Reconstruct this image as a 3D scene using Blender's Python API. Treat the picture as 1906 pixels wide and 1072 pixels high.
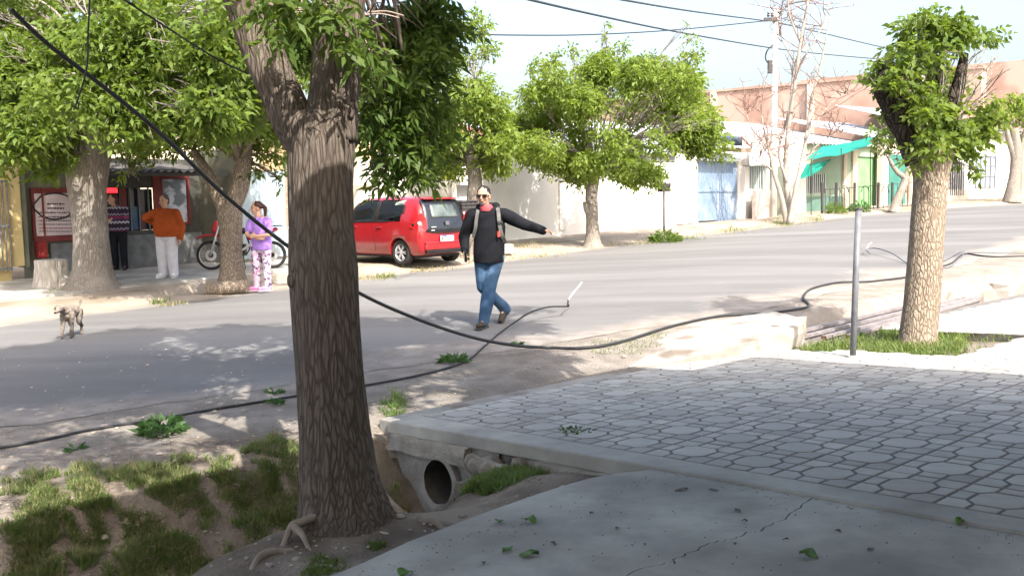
import bpy, bmesh, math, random
import numpy as np
from mathutils import Vector, Matrix, noise as mnoise
from math import sin, cos, radians, pi, atan, tan, sqrt, atan2

for o in list(bpy.data.objects): bpy.data.objects.remove(o)
scene = bpy.context.scene
COL = scene.collection

# ------------------------------------------------------------------ camera
FPX, CX, CY = 1800.0, 953.0, 536.0          # focal length in pixels of a 1906 px wide picture
EYE = Vector((0, 0, 1.66))
PITCH, ROLL = atan(175 / 1800), radians(1.0)
FWD = Vector((0, cos(PITCH), -sin(PITCH)))
_r0, _u0 = Vector((1, 0, 0)), Vector((0, sin(PITCH), cos(PITCH)))
RGT = cos(ROLL) * _r0 - sin(ROLL) * _u0
UPV = sin(ROLL) * _r0 + cos(ROLL) * _u0
cam_d = bpy.data.cameras.new('camera')
cam = bpy.data.objects.new('camera', cam_d); COL.objects.link(cam)
cam.matrix_world = Matrix(((RGT.x, UPV.x, -FWD.x, EYE.x), (RGT.y, UPV.y, -FWD.y, EYE.y),
                           (RGT.z, UPV.z, -FWD.z, EYE.z), (0, 0, 0, 1)))
cam_d.sensor_width = 36; cam_d.lens = FPX / 1906 * 36
cam_d.clip_start = .05; cam_d.clip_end = 2000
scene.camera = cam

# ------------------------------------------------------------------ sky, sun, exposure
SUN_EL = radians(47)
SUN_TO = Vector((.44, -.90, 0)).normalized()          # horizontal direction towards the sun
world = bpy.data.worlds.new('World'); scene.world = world; world.use_nodes = True
wn = world.node_tree
sky = wn.nodes.new('ShaderNodeTexSky'); sky.sky_type = 'NISHITA'; sky.sun_disc = False
sky.sun_elevation = SUN_EL; sky.sun_rotation = atan2(SUN_TO.x, SUN_TO.y)
sky.dust_density = 6.0; sky.air_density = 1.1; sky.ozone_density = 1.0
wn.links.new(sky.outputs[0], wn.nodes['Background'].inputs[0])
wn.nodes['Background'].inputs[1].default_value = .135
sun_d = bpy.data.lights.new('sun', 'SUN'); sun_d.energy = 2.75; sun_d.angle = radians(.55); sun_d.color = (1, .955, .88)
sun = bpy.data.objects.new('sun', sun_d); COL.objects.link(sun)
SUN_DIR = (SUN_TO * cos(SUN_EL) + Vector((0, 0, sin(SUN_EL))))
sun.rotation_euler = SUN_DIR.to_track_quat('Z', 'Y').to_euler(); sun.location = (8, -10, 14)
scene.view_settings.view_transform = 'Standard'; scene.view_settings.look = 'None'
scene.view_settings.gamma = 1; scene.view_settings.use_curve_mapping = False
scene.view_settings.exposure = 1.9

# ------------------------------------------------------------------ the lie of the land
TH = radians(50); SLOPE = .0186                       # street direction, street rises to the right
DU = Vector((cos(TH), sin(TH), 0)); DV = Vector((-sin(TH), cos(TH), 0))
def U(p): return p[0] * DU.x + p[1] * DU.y
def V(p): return p[0] * DV.x + p[1] * DV.y
def UV(u, v, z=0.): return Vector((u * DU.x + v * DV.x, u * DU.y + v * DV.y, z))
def street_z(u): return SLOPE * (u - 9)
def bend(u):                                          # the street curves to the right far away
    return 0 if u < 35 else (-.012 * (u - 35) ** 2 if u < 52 else -.012 * 289 - .408 * (u - 52))
def v_far(u): return 14.5 + bend(u)
def v_near(u):
    xs = [-30, 3, 8, 12.6, 22, 35]; ys = [8.3, 8.0, 6.7, 5.7, 5.0, 5.0]
    return float(np.interp(u, xs, ys)) + bend(u)
def ray(px, py): return FWD + RGT * ((px - CX) / FPX) - UPV * ((py - CY) / FPX)
def gs(px, py, dz=0.):                                # street plane under a picture point
    d = ray(px, py); g = Vector((SLOPE * DU.x, SLOPE * DU.y, -1))
    t = -(g.dot(EYE) - SLOPE * 9 + dz) / g.dot(d); return EYE + t * d
PO = Vector((1.40769935, 5.49501572, .09063501))     # sidewalk paving lattice: origin and the two tile edges
PI_ = Vector((.30331909, -.33154554, .02398089)); PJ = Vector((.33206833, .30369142, -.00146476))
PN = PI_.cross(PJ).normalized(); PN = PN if PN.z > 0 else -PN
TILE = .45
def lat(i, j, h=0.): return PO + PI_ * i + PJ * j + PN * h
def ij(p):
    q = Vector((p[0], p[1], 0)) - Vector((PO.x, PO.y, 0))
    a, b, c, d = PI_.x, PJ.x, PI_.y, PJ.y; D = a * d - b * c
    return ((q.x * d - b * q.y) / D, (a * q.y - c * q.x) / D)
def pav_z(x, y): i, j = ij((x, y)); return lat(i, j).z
def gp(px, py, dz=0.):                                # sidewalk plane under a picture point
    d = ray(px, py); t = (PN.dot(PO - EYE) + dz) / PN.dot(d); return EYE + t * d
def gv(px, v, dz=.1):                                 # ground point in picture column px on the line at distance v across the street
    p = None; lo, hi = 300., 1400.
    for _ in range(50):
        m = (lo + hi) / 2; d = ray(px, m); den = V(d)
        q = EYE + d * (v / den) if den > 1e-6 else EYE + d * 1e4
        if q.z > street_z(U(q)) + dz: lo = m
        else: hi = m
        p = q
    return p
def at(px, py, depth): d = ray(px, py); return EYE + d * depth      # d has unit forward component
def height_at(base, py):                              # height of picture row py above a base point, straight up
    d0 = (base - EYE); z = 0
    lo, hi = -1., 30.
    for _ in range(50):
        m = (lo + hi) / 2; q = d0 + Vector((0, 0, m)); y = CY - FPX * q.dot(UPV) / q.dot(FWD)
        if y > py: lo = m
        else: hi = m
    return lo
def depth(p): return (Vector(p) - EYE).dot(FWD)

# ------------------------------------------------------------------ materials
MATS = {}
def rgb(c): return (c[0], c[1], c[2], 1)
def mat(name, c1, c2=None, scale=6., rough=.8, bump=0., bscale=None, stretch=(1, 1, 1), detail=6., spec=.3,
        c3=None, scale3=1., metallic=0., contrast=(.35, .65), bdist=.01, cut3=(.5, .62)):
    if name in MATS: return MATS[name]
    m = bpy.data.materials.new(name); m.use_nodes = True; MATS[name] = m
    n, l = m.node_tree.nodes, m.node_tree.links
    b = n['Principled BSDF']; b.inputs['Roughness'].default_value = rough
    b.inputs['Specular IOR Level'].default_value = spec; b.inputs['Metallic'].default_value = metallic
    if c2 is None and not bump: b.inputs['Base Color'].default_value = rgb(c1); return m
    tc = n.new('ShaderNodeTexCoord'); mp = n.new('ShaderNodeMapping'); mp.inputs['Scale'].default_value = stretch
    l.new(tc.outputs['Object'], mp.inputs[0])
    if c2 is None: b.inputs['Base Color'].default_value = rgb(c1)
    else:
        t = n.new('ShaderNodeTexNoise'); t.inputs['Scale'].default_value = scale; t.inputs['Detail'].default_value = detail
        t.inputs['Roughness'].default_value = .62
        l.new(mp.outputs[0], t.inputs['Vector'])
        r = n.new('ShaderNodeMapRange'); r.inputs[1].default_value, r.inputs[2].default_value = contrast
        l.new(t.outputs['Fac'], r.inputs[0])
        mx = n.new('ShaderNodeMix'); mx.data_type = 'RGBA'
        mx.inputs[6].default_value = rgb(c1); mx.inputs[7].default_value = rgb(c2)
        l.new(r.outputs[0], mx.inputs[0]); out = mx.outputs[2]
        if c3 is not None:
            t3 = n.new('ShaderNodeTexNoise'); t3.inputs['Scale'].default_value = scale3; t3.inputs['Detail'].default_value = 5
            l.new(mp.outputs[0], t3.inputs['Vector'])
            r3 = n.new('ShaderNodeMapRange'); r3.inputs[1].default_value, r3.inputs[2].default_value = cut3
            l.new(t3.outputs['Fac'], r3.inputs[0])
            m3 = n.new('ShaderNodeMix'); m3.data_type = 'RGBA'; m3.inputs[7].default_value = rgb(c3)
            l.new(r3.outputs[0], m3.inputs[0]); l.new(out, m3.inputs[6]); out = m3.outputs[2]
        l.new(out, b.inputs['Base Color'])
    if bump:
        tb = n.new('ShaderNodeTexNoise'); tb.inputs['Scale'].default_value = bscale or scale * 3
        tb.inputs['Detail'].default_value = 6; l.new(mp.outputs[0], tb.inputs['Vector'])
        bp = n.new('ShaderNodeBump'); bp.inputs['Strength'].default_value = bump; bp.inputs['Distance'].default_value = bdist
        l.new(tb.outputs['Fac'], bp.inputs['Height']); l.new(bp.outputs[0], b.inputs['Normal'])
    return m
def leaf_mat(name, c1, c2, trans=.45, rough=.55):
    m = bpy.data.materials.new(name); m.use_nodes = True; n, l = m.node_tree.nodes, m.node_tree.links
    b = n['Principled BSDF']; out = n['Material Output']
    geo = n.new('ShaderNodeTexCoord'); t = n.new('ShaderNodeTexNoise'); t.inputs['Scale'].default_value = 2.3; t.inputs['Detail'].default_value = 8
    t.inputs['Roughness'].default_value = .8
    l.new(geo.outputs['Object'], t.inputs['Vector'])
    r = n.new('ShaderNodeMapRange'); r.inputs[1].default_value = .36; r.inputs[2].default_value = .64; l.new(t.outputs['Fac'], r.inputs[0])
    mx = n.new('ShaderNodeMix'); mx.data_type = 'RGBA'; mx.inputs[6].default_value = rgb(c1); mx.inputs[7].default_value = rgb(c2)
    l.new(r.outputs[0], mx.inputs[0]); l.new(mx.outputs[2], b.inputs['Base Color'])
    b.inputs['Roughness'].default_value = rough; b.inputs['Specular IOR Level'].default_value = .35
    tr = n.new('ShaderNodeBsdfTranslucent'); hs = n.new('ShaderNodeHueSaturation'); hs.inputs['Hue'].default_value = .485
    hs.inputs['Saturation'].default_value = 1.1; hs.inputs['Value'].default_value = 1.35
    l.new(mx.outputs[2], hs.inputs['Color']); l.new(hs.outputs[0], tr.inputs['Color'])
    ms = n.new('ShaderNodeMixShader'); ms.inputs[0].default_value = trans
    l.new(b.outputs[0], ms.inputs[1]); l.new(tr.outputs[0], ms.inputs[2]); l.new(ms.outputs[0], out.inputs[0])
    MATS[name] = m; return m
def glass_mat(name, tint=(.02, .025, .03), rough=.06, alpha=.55):
    m = bpy.data.materials.new(name); m.use_nodes = True; n, l = m.node_tree.nodes, m.node_tree.links
    b = n['Principled BSDF']; b.inputs['Base Color'].default_value = rgb(tint); b.inputs['Roughness'].default_value = rough
    tr = n.new('ShaderNodeBsdfTransparent'); tr.inputs[0].default_value = (.8, .86, .84, 1); ms = n.new('ShaderNodeMixShader'); ms.inputs[0].default_value = 1 - alpha
    l.new(b.outputs[0], ms.inputs[1]); l.new(tr.outputs[0], ms.inputs[2]); l.new(ms.outputs[0], n['Material Output'].inputs[0])
    MATS[name] = m; return m
def emit_mat(name, c, s):
    m = bpy.data.materials.new(name); m.use_nodes = True; b = m.node_tree.nodes['Principled BSDF']
    b.inputs['Base Color'].default_value = rgb(c); b.inputs['Emission Color'].default_value = rgb(c); b.inputs['Emission Strength'].default_value = s
    MATS[name] = m; return m

# ------------------------------------------------------------------ mesh helpers
OFF = {}
def tag(o, label=None, cat=None, group=None, kind=None):
    if label: o['label'] = label
    if cat: o['category'] = cat
    if group: o['group'] = group
    if kind: o['kind'] = kind
    return o
def empty(name, loc, label=None, cat=None, group=None, rz=0.):
    o = bpy.data.objects.new(name, None); COL.objects.link(o); o.location = loc; o.rotation_euler = (0, 0, rz)
    o.empty_display_size = .2; OFF[o.name] = Vector(loc) if rz == 0 else Vector((0, 0, 0))
    return tag(o, label, cat, group)
def link(name, me, m=None, parent=None, loc=None):
    o = bpy.data.objects.new(name, me); COL.objects.link(o)
    if m is not None and not me.materials: me.materials.append(m)
    if parent is not None: o.parent = parent; OFF[o.name] = OFF.get(parent.name, Vector((0, 0, 0)))
    if loc is not None: o.location = loc; 
    return o
class MB:
    def __init__(s): s.v = []; s.f = []
    def add(s, vs, fs):
        k = len(s.v); s.v.extend([tuple(v) for v in vs]); s.f.extend([tuple(k + i for i in f) for f in fs]); return s
    def box(s, c, size, rot=None, taper=1.):
        hx, hy, hz = size[0] / 2, size[1] / 2, size[2] / 2; vs = []
        for z in (-1, 1):
            t = taper if z > 0 else 1.
            for x, y in ((-1, -1), (1, -1), (1, 1), (-1, 1)): vs.append(Vector((x * hx * t, y * hy * t, z * hz)))
        if rot is not None: vs = [rot @ v for v in vs]
        return s.add([v + Vector(c) for v in vs], [(3, 2, 1, 0), (4, 5, 6, 7), (0, 1, 5, 4), (1, 2, 6, 5), (2, 3, 7, 6), (3, 0, 4, 7)])
    def bar(s, a, b, w, h=None, up=Vector((0, 0, 1))):
        a, b = Vector(a), Vector(b); h = h or w; d = (b - a); L = d.length; d = d / L
        if abs(d.dot(up)) > .98: up = Vector((1, 0, 0)) if abs(d.x) < .9 else Vector((0, 1, 0))
        x = d.cross(up).normalized(); z = x.cross(d)
        R = Matrix((x, d, z)).transposed(); return s.box((a + b) / 2, (w, L, h), R)
    def tube(s, pts, rad, n=8, cap=True, wob=None):
        pts = [Vector(p) for p in pts]; N = len(pts)
        if not hasattr(rad, '__len__'): rad = [rad] * N
        vs = []; prev = None
        for k, p in enumerate(pts):
            t = (pts[min(k + 1, N - 1)] - pts[max(k - 1, 0)]).normalized()
            if prev is None:
                a = Vector((0, 0, 1)) if abs(t.z) < .9 else Vector((0, 1, 0)); x = t.cross(a).normalized()
            else: x = (prev - t * prev.dot(t)).normalized()
            prev = x; y = t.cross(x)
            for q in range(n):
                an = 2 * pi * q / n; r = rad[k] * (wob(k, an) if wob else 1)
                vs.append(p + x * (cos(an) * r) + y * (sin(an) * r))
        fs = [(k * n + q, k * n + (q + 1) % n, (k + 1) * n + (q + 1) % n, (k + 1) * n + q) for k in range(N - 1) for q in range(n)]
        if cap: fs.append(tuple(range(n - 1, -1, -1))); fs.append(tuple((N - 1) * n + q for q in range(n)))
        return s.add(vs, fs)
    def lathe(s, prof, c=(0, 0, 0), axis=(0, 0, 1), n=24, closed=False):
        ax = Vector(axis).normalized(); a = Vector((1, 0, 0)) if abs(ax.x) < .9 else Vector((0, 1, 0))
        x = ax.cross(a).normalized(); y = ax.cross(x); c = Vector(c); vs = []
        for r, h in prof:
            for q in range(n): an = 2 * pi * q / n; vs.append(c + ax * h + x * (r * cos(an)) + y * (r * sin(an)))
        N = len(prof); fs = [(k * n + q, k * n + (q + 1) % n, (k + 1) * n + (q + 1) % n, (k + 1) * n + q) for k in range(N - 1) for q in range(n)]
        if closed: fs += [((N - 1) * n + q, (N - 1) * n + (q + 1) % n, (q + 1) % n, q) for q in range(n)]
        else: fs += [tuple(range(n - 1, -1, -1)), tuple((N - 1) * n + q for q in range(n))]
        return s.add(vs, fs)
    def prism(s, poly, z0, z1=None, zf=None):           # polygon in plan; z0/z1 numbers or functions of (x,y)
        f0 = z0 if callable(z0) else (lambda x, y: z0); f1 = z1 if callable(z1) else (lambda x, y: z1); n = len(poly)
        vs = [(p[0], p[1], f0(p[0], p[1])) for p in poly] + [(p[0], p[1], f1(p[0], p[1])) for p in poly]
        return s.add(vs, [tuple(range(n - 1, -1, -1)), tuple(range(n, 2 * n))] + [(k, (k + 1) % n, n + (k + 1) % n, n + k) for k in range(n)])
    def ellipsoid(s, c, r, n=12, m=8, rot=None):
        c = Vector(c); vs = []; 
        if not hasattr(r, '__len__'): r = (r, r, r)
        vs.append(Vector((0, 0, -r[2])))
        for k in range(1, m):
            ph = -pi / 2 + pi * k / m
            for q in range(n): vs.append(Vector((cos(ph) * cos(2 * pi * q / n) * r[0], cos(ph) * sin(2 * pi * q / n) * r[1], sin(ph) * r[2])))
        vs.append(Vector((0, 0, r[2])))
        if rot is not None: vs = [rot @ v for v in vs]
        fs = [(0, 1 + (q + 1) % n, 1 + q) for q in range(n)]
        for k in range(m - 2):
            for q in range(n): a = 1 + k * n; fs.append((a + q, a + (q + 1) % n, a + n + (q + 1) % n, a + n + q))
        a = 1 + (m - 2) * n; fs += [(a + q, a + (q + 1) % n, len(vs) - 1) for q in range(n)]
        return s.add([v + c for v in vs], fs)
    def caps(s, a, b, ra, rb, n=12):                    # tapered capsule
        a, b = Vector(a), Vector(b); s.ellipsoid(a, ra, n, 8); s.ellipsoid(b, rb, n, 8)
        return s.tube([a, b], [ra * .995, rb * .995], n)
    def build(s, name, m, parent=None, origin=None, smooth=False, local=False, bevel=0.):
        me = bpy.data.meshes.new(name)
        off = Vector((0, 0, 0)) if local else (OFF.get(parent.name, Vector((0, 0, 0))) if parent is not None else Vector(origin or (0, 0, 0)))
        me.from_pydata([(v[0] - off.x, v[1] - off.y, v[2] - off.z) for v in s.v], [], s.f); me.update()
        if smooth: me.polygons.foreach_set('use_smooth', [True] * len(me.polygons))
        o = link(name, me, m, parent)
        if parent is None: o.location = off; OFF[o.name] = off
        if bevel:
            bv = o.modifiers.new('bevel', 'BEVEL'); bv.width = bevel; bv.segments = 2; bv.limit_method = 'ANGLE'; bv.angle_limit = radians(40)
        return o
def spline(pts, n=8):
    pts = [Vector(p) for p in pts]; P = [2 * pts[0] - pts[1]] + pts + [2 * pts[-1] - pts[-2]]; out = []
    for k in range(1, len(P) - 2):
        a, b, c, d = P[k - 1:k + 3]
        for q in range(n):
            t = q / n
            out.append(.5 * ((2 * b) + (c - a) * t + (2 * a - 5 * b + 4 * c - d) * t * t + (3 * b - a - 3 * c + d) * t ** 3))
    return out + [pts[-1]]
def lerps(vals, n): return list(np.interp(np.linspace(0, 1, n), np.linspace(0, 1, len(vals)), vals))
def np_mesh(name, verts, faces4):                      # verts (N,3), faces (M,4) numpy
    me = bpy.data.meshes.new(name); me.vertices.add(len(verts)); me.vertices.foreach_set('co', verts.astype(np.float32).ravel())
    M = len(faces4); k = faces4.shape[1]; me.loops.add(M * k); me.loops.foreach_set('vertex_index', faces4.astype(np.int32).ravel())
    me.polygons.add(M); me.polygons.foreach_set('loop_start', np.arange(0, M * k, k, dtype=np.int32)); me.update(calc_edges=True); me.validate(); return me
def remesh(mb, name, m, parent, voxel=.01, smooth=4, local=True, disp=None):
    me = bpy.data.meshes.new('tmp'); me.from_pydata(mb.v, [], mb.f); o = bpy.data.objects.new('tmp', me); COL.objects.link(o)
    r = o.modifiers.new('r', 'REMESH'); r.mode = 'VOXEL'; r.voxel_size = voxel
    if smooth: sm = o.modifiers.new('s', 'SMOOTH'); sm.factor = .5; sm.iterations = smooth
    dg = bpy.context.evaluated_depsgraph_get(); out = bpy.data.meshes.new_from_object(o.evaluated_get(dg))
    bpy.data.objects.remove(o); bpy.data.meshes.remove(me); out.name = name
    N = len(out.vertices)
    if disp and N:
        co = np.empty(N * 3, np.float32); out.vertices.foreach_get('co', co); co = co.reshape(-1, 3)
        no = np.empty(N * 3, np.float32); out.vertices.foreach_get('normal', no); no = no.reshape(-1, 3)
        co += no * disp(co)[:, None]; out.vertices.foreach_set('co', co.ravel()); out.update()
    out.polygons.foreach_set('use_smooth', [True] * len(out.polygons))
    off = OFF.get(parent.name, Vector((0, 0, 0))) if (parent is not None and not local) else None
    if off is not None: out.transform(Matrix.Translation(-off))
    return link(name, out, m, parent)
def sines(seed, n=7, f0=1., f1=6.):
    g = np.random.default_rng(seed); K = g.normal(size=(n, 3)); K /= np.linalg.norm(K, axis=1)[:, None]; K *= g.uniform(f0, f1, n)[:, None]; ph = g.uniform(0, 6.28, n)
    return lambda P: np.sin(np.asarray(P) @ K.T + ph).sum(1) / sqrt(n)
def sm(a, b, x): t = min(1, max(0, (x - a) / (b - a))); return t * t * (3 - 2 * t)
def nz(x, y, s=1., z=0.): return mnoise.noise(Vector((x * s, y * s, z)))
# ================================================================== SETTING
dirt_m = mat('dirt', (.30, .235, .175), (.46, .385, .31), scale=2.2, rough=.95, bump=.6, bscale=28, bdist=.02, c3=(.21, .155, .11), scale3=.9, spec=.1)
soil_m = mat('soil', (.115, .092, .072), (.20, .165, .132), scale=3.5, rough=.97, bump=.9, bscale=34, bdist=.025, c3=(.27, .225, .18), scale3=1.3, spec=.08)
conc_m = mat('concrete', (.32, .306, .272), (.46, .442, .40), scale=3.2, rough=.86, bump=.25, bscale=120, bdist=.004, c3=(.21, .20, .178), scale3=1.1, cut3=(.42, .72), spec=.25)
oldconc_m = mat('old_concrete', (.25, .225, .19), (.40, .365, .315), scale=5, rough=.95, bump=.8, bscale=40, bdist=.015, c3=(.15, .12, .095), scale3=2.6, spec=.1)
pale_m = mat('pale_concrete', (.26, .242, .214), (.35, .328, .294), scale=3, rough=.92, bump=.5, bscale=40, bdist=.01, c3=(.19, .155, .125), scale3=2.1, cut3=(.55, .66), spec=.15)
paver_m = mat('paver', (.36, .346, .313), (.46, .444, .406), scale=3.4, rough=.85, bump=.3, bscale=160, bdist=.003, c3=(.24, .232, .214), scale3=1.3, cut3=(.48, .8), spec=.25)
joint_m = mat('joint_mortar', (.115, .108, .099), (.175, .164, .15), scale=7, rough=.95, bump=.3, bscale=90)

def ditch_prof(q):
    X_, Y_ = DITCH
    if q <= X_[0] or q >= X_[-1]: return 0.
    for k in range(len(X_) - 1):
        if q < X_[k + 1]: t = (q - X_[k]) / (X_[k + 1] - X_[k]); t = t * t * (3 - 2 * t); return Y_[k] + (Y_[k + 1] - Y_[k]) * t
    return 0.
DITCH = ((-7.3, -6.8, -6.3, -5.7, -4.7, -3.9, -3.1, -2.2, -1.3), (0, .06, .34, .56, .57, .40, .20, .07, 0))
def vary(m, lo, hi):                                 # every piece its own tone
    n, l = m.node_tree.nodes, m.node_tree.links; b = n['Principled BSDF']; src = b.inputs['Base Color'].links[0].from_socket
    g_ = n.new('ShaderNodeNewGeometry'); o_ = n.new('ShaderNodeObjectInfo'); a = n.new('ShaderNodeMath'); a.operation = 'ADD'; l.new(g_.outputs['Random Per Island'], a.inputs[0]); l.new(o_.outputs['Random'], a.inputs[1])
    f = n.new('ShaderNodeMath'); f.operation = 'FRACT'; l.new(a.outputs[0], f.inputs[0]); r = n.new('ShaderNodeMapRange'); r.inputs[3].default_value = lo; r.inputs[4].default_value = hi; l.new(f.outputs[0], r.inputs[0])
    c = n.new('ShaderNodeVectorMath'); c.operation = 'SCALE'; l.new(src, c.inputs[0]); l.new(r.outputs[0], c.inputs['Scale']); l.new(c.outputs[0], b.inputs['Base Color'])
vary(paver_m, .84, 1.1)
def dirt_z(x, y):
    i, j = ij((x, y)); u, v = U((x, y)), V((x, y)); pz = lat(i, j).z; sz = street_z(u)
    w = sm(-8.2, -5.2, i); n1 = nz(x, y, 1.3) * .03 + nz(x, y, 4.7, 3) * .012 + nz(x, y, 15, 5) * .005
    base = (sz - .004 - .03 * sm(-.05, -.5, v_near(u) - v)) * (1 - w) + (pz - .09) * w
    edge = sm(0, .8, v_near(u) - v)                     # 0 at the asphalt
    z = base + n1 * edge - .012
    left = 1 - sm(-.95, -.75, j); right = sm(9.4, 10.4, j)
    if left > 0:
        q = i + .3 * nz(j * .45, 7.) + .12 * nz(x, y, 3., 4)
        dep = ditch_prof(q); m = math.hypot((i + 2.35) / 1.3, (j + 4.9) / 2.0); dep *= (1 - .97 * math.exp(-m ** 4)) * (1 - .75 * sm(-2.7, -1.5, j) * sm(-4.1, -3.3, i))
        z -= dep * left * (1 + .18 * nz(x, y, 2.2, 9)) + .03 * left * nz(x, y, 6., 2) * (dep > .1)
    d = (i + 6.6) / 1.0; z -= .38 * math.exp(-d ** 4) * right * (1 - sm(27, 28, j))
    cov = sm(-7.0, -6.6, i) * sm(-.95, -.75, j) * (1 - sm(9.3, 9.9, j)); z = z * (1 - cov) + (pz - .7) * cov
    if j > 9.3 and i > -5.9: z = min(z, pz - .06)
    if i > -.75 and j < -1: z = min(z, pz - .06)
    return z
def grid_mesh(name, us, vs, zf, m, kind='structure', vf=None):
    P = []; nv = len(vs)
    for u in us:
        for v in vs:
            vv = vf(u, v) if vf else v
            p = UV(u, vv); P.append((p.x, p.y, zf(p.x, p.y, u, vv)))
    F = [(a * nv + b, (a + 1) * nv + b, (a + 1) * nv + b + 1, a * nv + b + 1) for a in range(len(us) - 1) for b in range(nv - 1)]
    me = bpy.data.meshes.new(name); me.from_pydata(P, [], F); me.update(); me.polygons.foreach_set('use_smooth', [True] * len(F))
    return tag(link(name, me, m), kind=kind)
ar = np.arange
us = np.concatenate([ar(-14, -1, .35), ar(-1, 8, .07), ar(8, 19, .16), ar(19, 60, 1.0)])
ts = np.linspace(0, 1, 96)
near_ground = grid_mesh('near_verge', us, ts, lambda x, y, u, v: dirt_z(x, y), soil_m, vf=lambda u, t: 1.0 + (v_near(u) + .9 - 1.0) * t)
# blend of damp soil near the ditch and pale dust near the road: a colour of the ground itself
def dust_attr(o, fn):
    me = o.data; a = me.color_attributes.new('dust', 'FLOAT_COLOR', 'POINT')
    a.data.foreach_set('color', np.array([(lambda k: (k, k, k, 1))(fn(v.co)) for v in me.vertices], np.float32).ravel())
def ground_dust(c):
    u, v = U(c), V(c); k = sm(2.6, 1.0, v_near(u) - v - .7 * nz(c.x, c.y, 1.1, 2)); i, j = ij(c)
    if j > 8.5: k = max(k, .55)
    return k
def mix_attr(m, c1, c2, scale, c3=None, s3=1., cut=(.5, .66)):
    n, l = m.node_tree.nodes, m.node_tree.links; b = n['Principled BSDF']
    src = b.inputs['Base Color'].links[0].from_socket
    tc = n.new('ShaderNodeTexCoord'); t = n.new('ShaderNodeTexNoise'); t.inputs['Scale'].default_value = scale; t.inputs['Detail'].default_value = 8
    l.new(tc.outputs['Object'], t.inputs['Vector']); mx = n.new('ShaderNodeMix'); mx.data_type = 'RGBA'
    mx.inputs[6].default_value = rgb(c1); mx.inputs[7].default_value = rgb(c2)
    r = n.new('ShaderNodeMapRange'); r.inputs[1].default_value = .38; r.inputs[2].default_value = .62; l.new(t.outputs['Fac'], r.inputs[0]); l.new(r.outputs[0], mx.inputs[0])
    at_ = n.new('ShaderNodeAttribute'); at_.attribute_name = 'dust'; t2 = n.new('ShaderNodeTexNoise'); t2.inputs['Scale'].default_value = 3.1; t2.inputs['Detail'].default_value = 9
    t2.inputs['Roughness'].default_value = .7; l.new(tc.outputs['Object'], t2.inputs['Vector'])
    ad = n.new('ShaderNodeMath'); ad.operation = 'ADD'; l.new(at_.outputs['Fac'], ad.inputs[0]); l.new(t2.outputs['Fac'], ad.inputs[1])
    r2 = n.new('ShaderNodeMapRange'); r2.inputs[1].default_value = .72; r2.inputs[2].default_value = 1.22; l.new(ad.outputs[0], r2.inputs[0])
    m2 = n.new('ShaderNodeMix'); m2.data_type = 'RGBA'; l.new(r2.outputs[0], m2.inputs[0]); l.new(src, m2.inputs[6]); l.new(mx.outputs[2], m2.inputs[7]); l.new(m2.outputs[2], b.inputs['Base Color'])
mix_attr(soil_m, (.19, .166, .14), (.265, .234, .20), 3.)
dust_attr(near_ground, ground_dust)

road_m = mat('asphalt', (.115, .111, .108), (.15, .146, .142), scale=.9, rough=.9, bump=.5, bscale=130, bdist=.006, c3=(.17, .166, .16), scale3=.35, spec=.2, stretch=(1, 1, 1))
mix_attr(road_m, (.20, .177, .153), (.27, .238, .208), 4.)
for nd in road_m.node_tree.nodes:
    if nd.bl_idname == 'ShaderNodeMapping': nd.inputs['Rotation'].default_value = (0, 0, -TH); nd.inputs['Scale'].default_value = (.22, 1.2, 1)
usr = np.concatenate([ar(-26, -3, .6), ar(-3, 20, .2), ar(20, 90, .7)]); tr_ = np.linspace(0, 1, 60)
def road_v(u, t):
    a = v_near(u) + .22 * nz(u * .9, 1.) + .08 * nz(u * 4, 2.); b = v_far(u) + .16 * nz(u * .8, 5.) + .06 * nz(u * 4., 6.); return a + (b - a) * t
def road_z(x, y, u, v):
    c = (v_near(u) + v_far(u)) / 2; h = (v_far(u) - v_near(u)) / 2; return street_z(u) + .06 * (1 - ((v - c) / h) ** 2) - .012 + .004 * nz(x, y, 1.5)
road = grid_mesh('road', usr, tr_, road_z, road_m, vf=road_v)
def road_dust(c):
    u, v = U(c), V(c); e = 1.5 * nz(c.x, c.y, .6, 4.)
    return max(sm(1.5, -.2, v - v_near(u) - .5 * e) * (.95 if u > 7 else .75), sm(.7, .0, v_far(u) - v + .2 * e) * .9, .12)
dust_attr(road, road_dust)

def far_z(x, y, u, v=None):
    v = V((x, y)); d = v - v_far(u); z = street_z(u) + .1 * sm(.1, 1.1, d) + (.03 * nz(x, y, 1.1) + .012 * nz(x, y, 4.)) * sm(0, .6, d) * (1 - sm(2.2, 3.2, d)) - .02
    hollow = math.exp(-((v - 15.75) / .55) ** 4) * (sm(8.9, 9.5, u) * (1 - sm(10.1, 10.6, u)) * .5 + sm(11.0, 11.5, u) * (1 - sm(13.0, 13.6, u)) * .42)
    return z - hollow
usf = np.concatenate([ar(-26, 6, 1.2), ar(6, 24, .22), ar(24, 100, .8)]); vsf = np.concatenate([ar(-.5, 4, .2), ar(4, 40, 2.)])
farm_m = mat('verge_dirt', (.25, .21, .17), (.33, .285, .235), scale=1.6, rough=.95, bump=.6, bscale=20, bdist=.02, c3=(.20, .165, .125), scale3=.8, spec=.1)
grid_mesh('far_verge', usf, vsf, far_z, farm_m, vf=lambda u, t: v_far(u) + t)
# big sheet to the horizon
bigm = MB(); K = 26; L = 700
bigm.add([UV(-L + 2 * L * a / K, -L + 2 * L * b / K, SLOPE * (min(90, max(-60, -L + 2 * L * a / K)) - 9) - 1.1) for a in range(K + 1) for b in range(K + 1)],
         [(a * (K + 1) + b, (a + 1) * (K + 1) + b, (a + 1) * (K + 1) + b + 1, a * (K + 1) + b + 1) for a in range(K) for b in range(K)])
tag(bigm.build('ground', farm_m), kind='structure')
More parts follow.
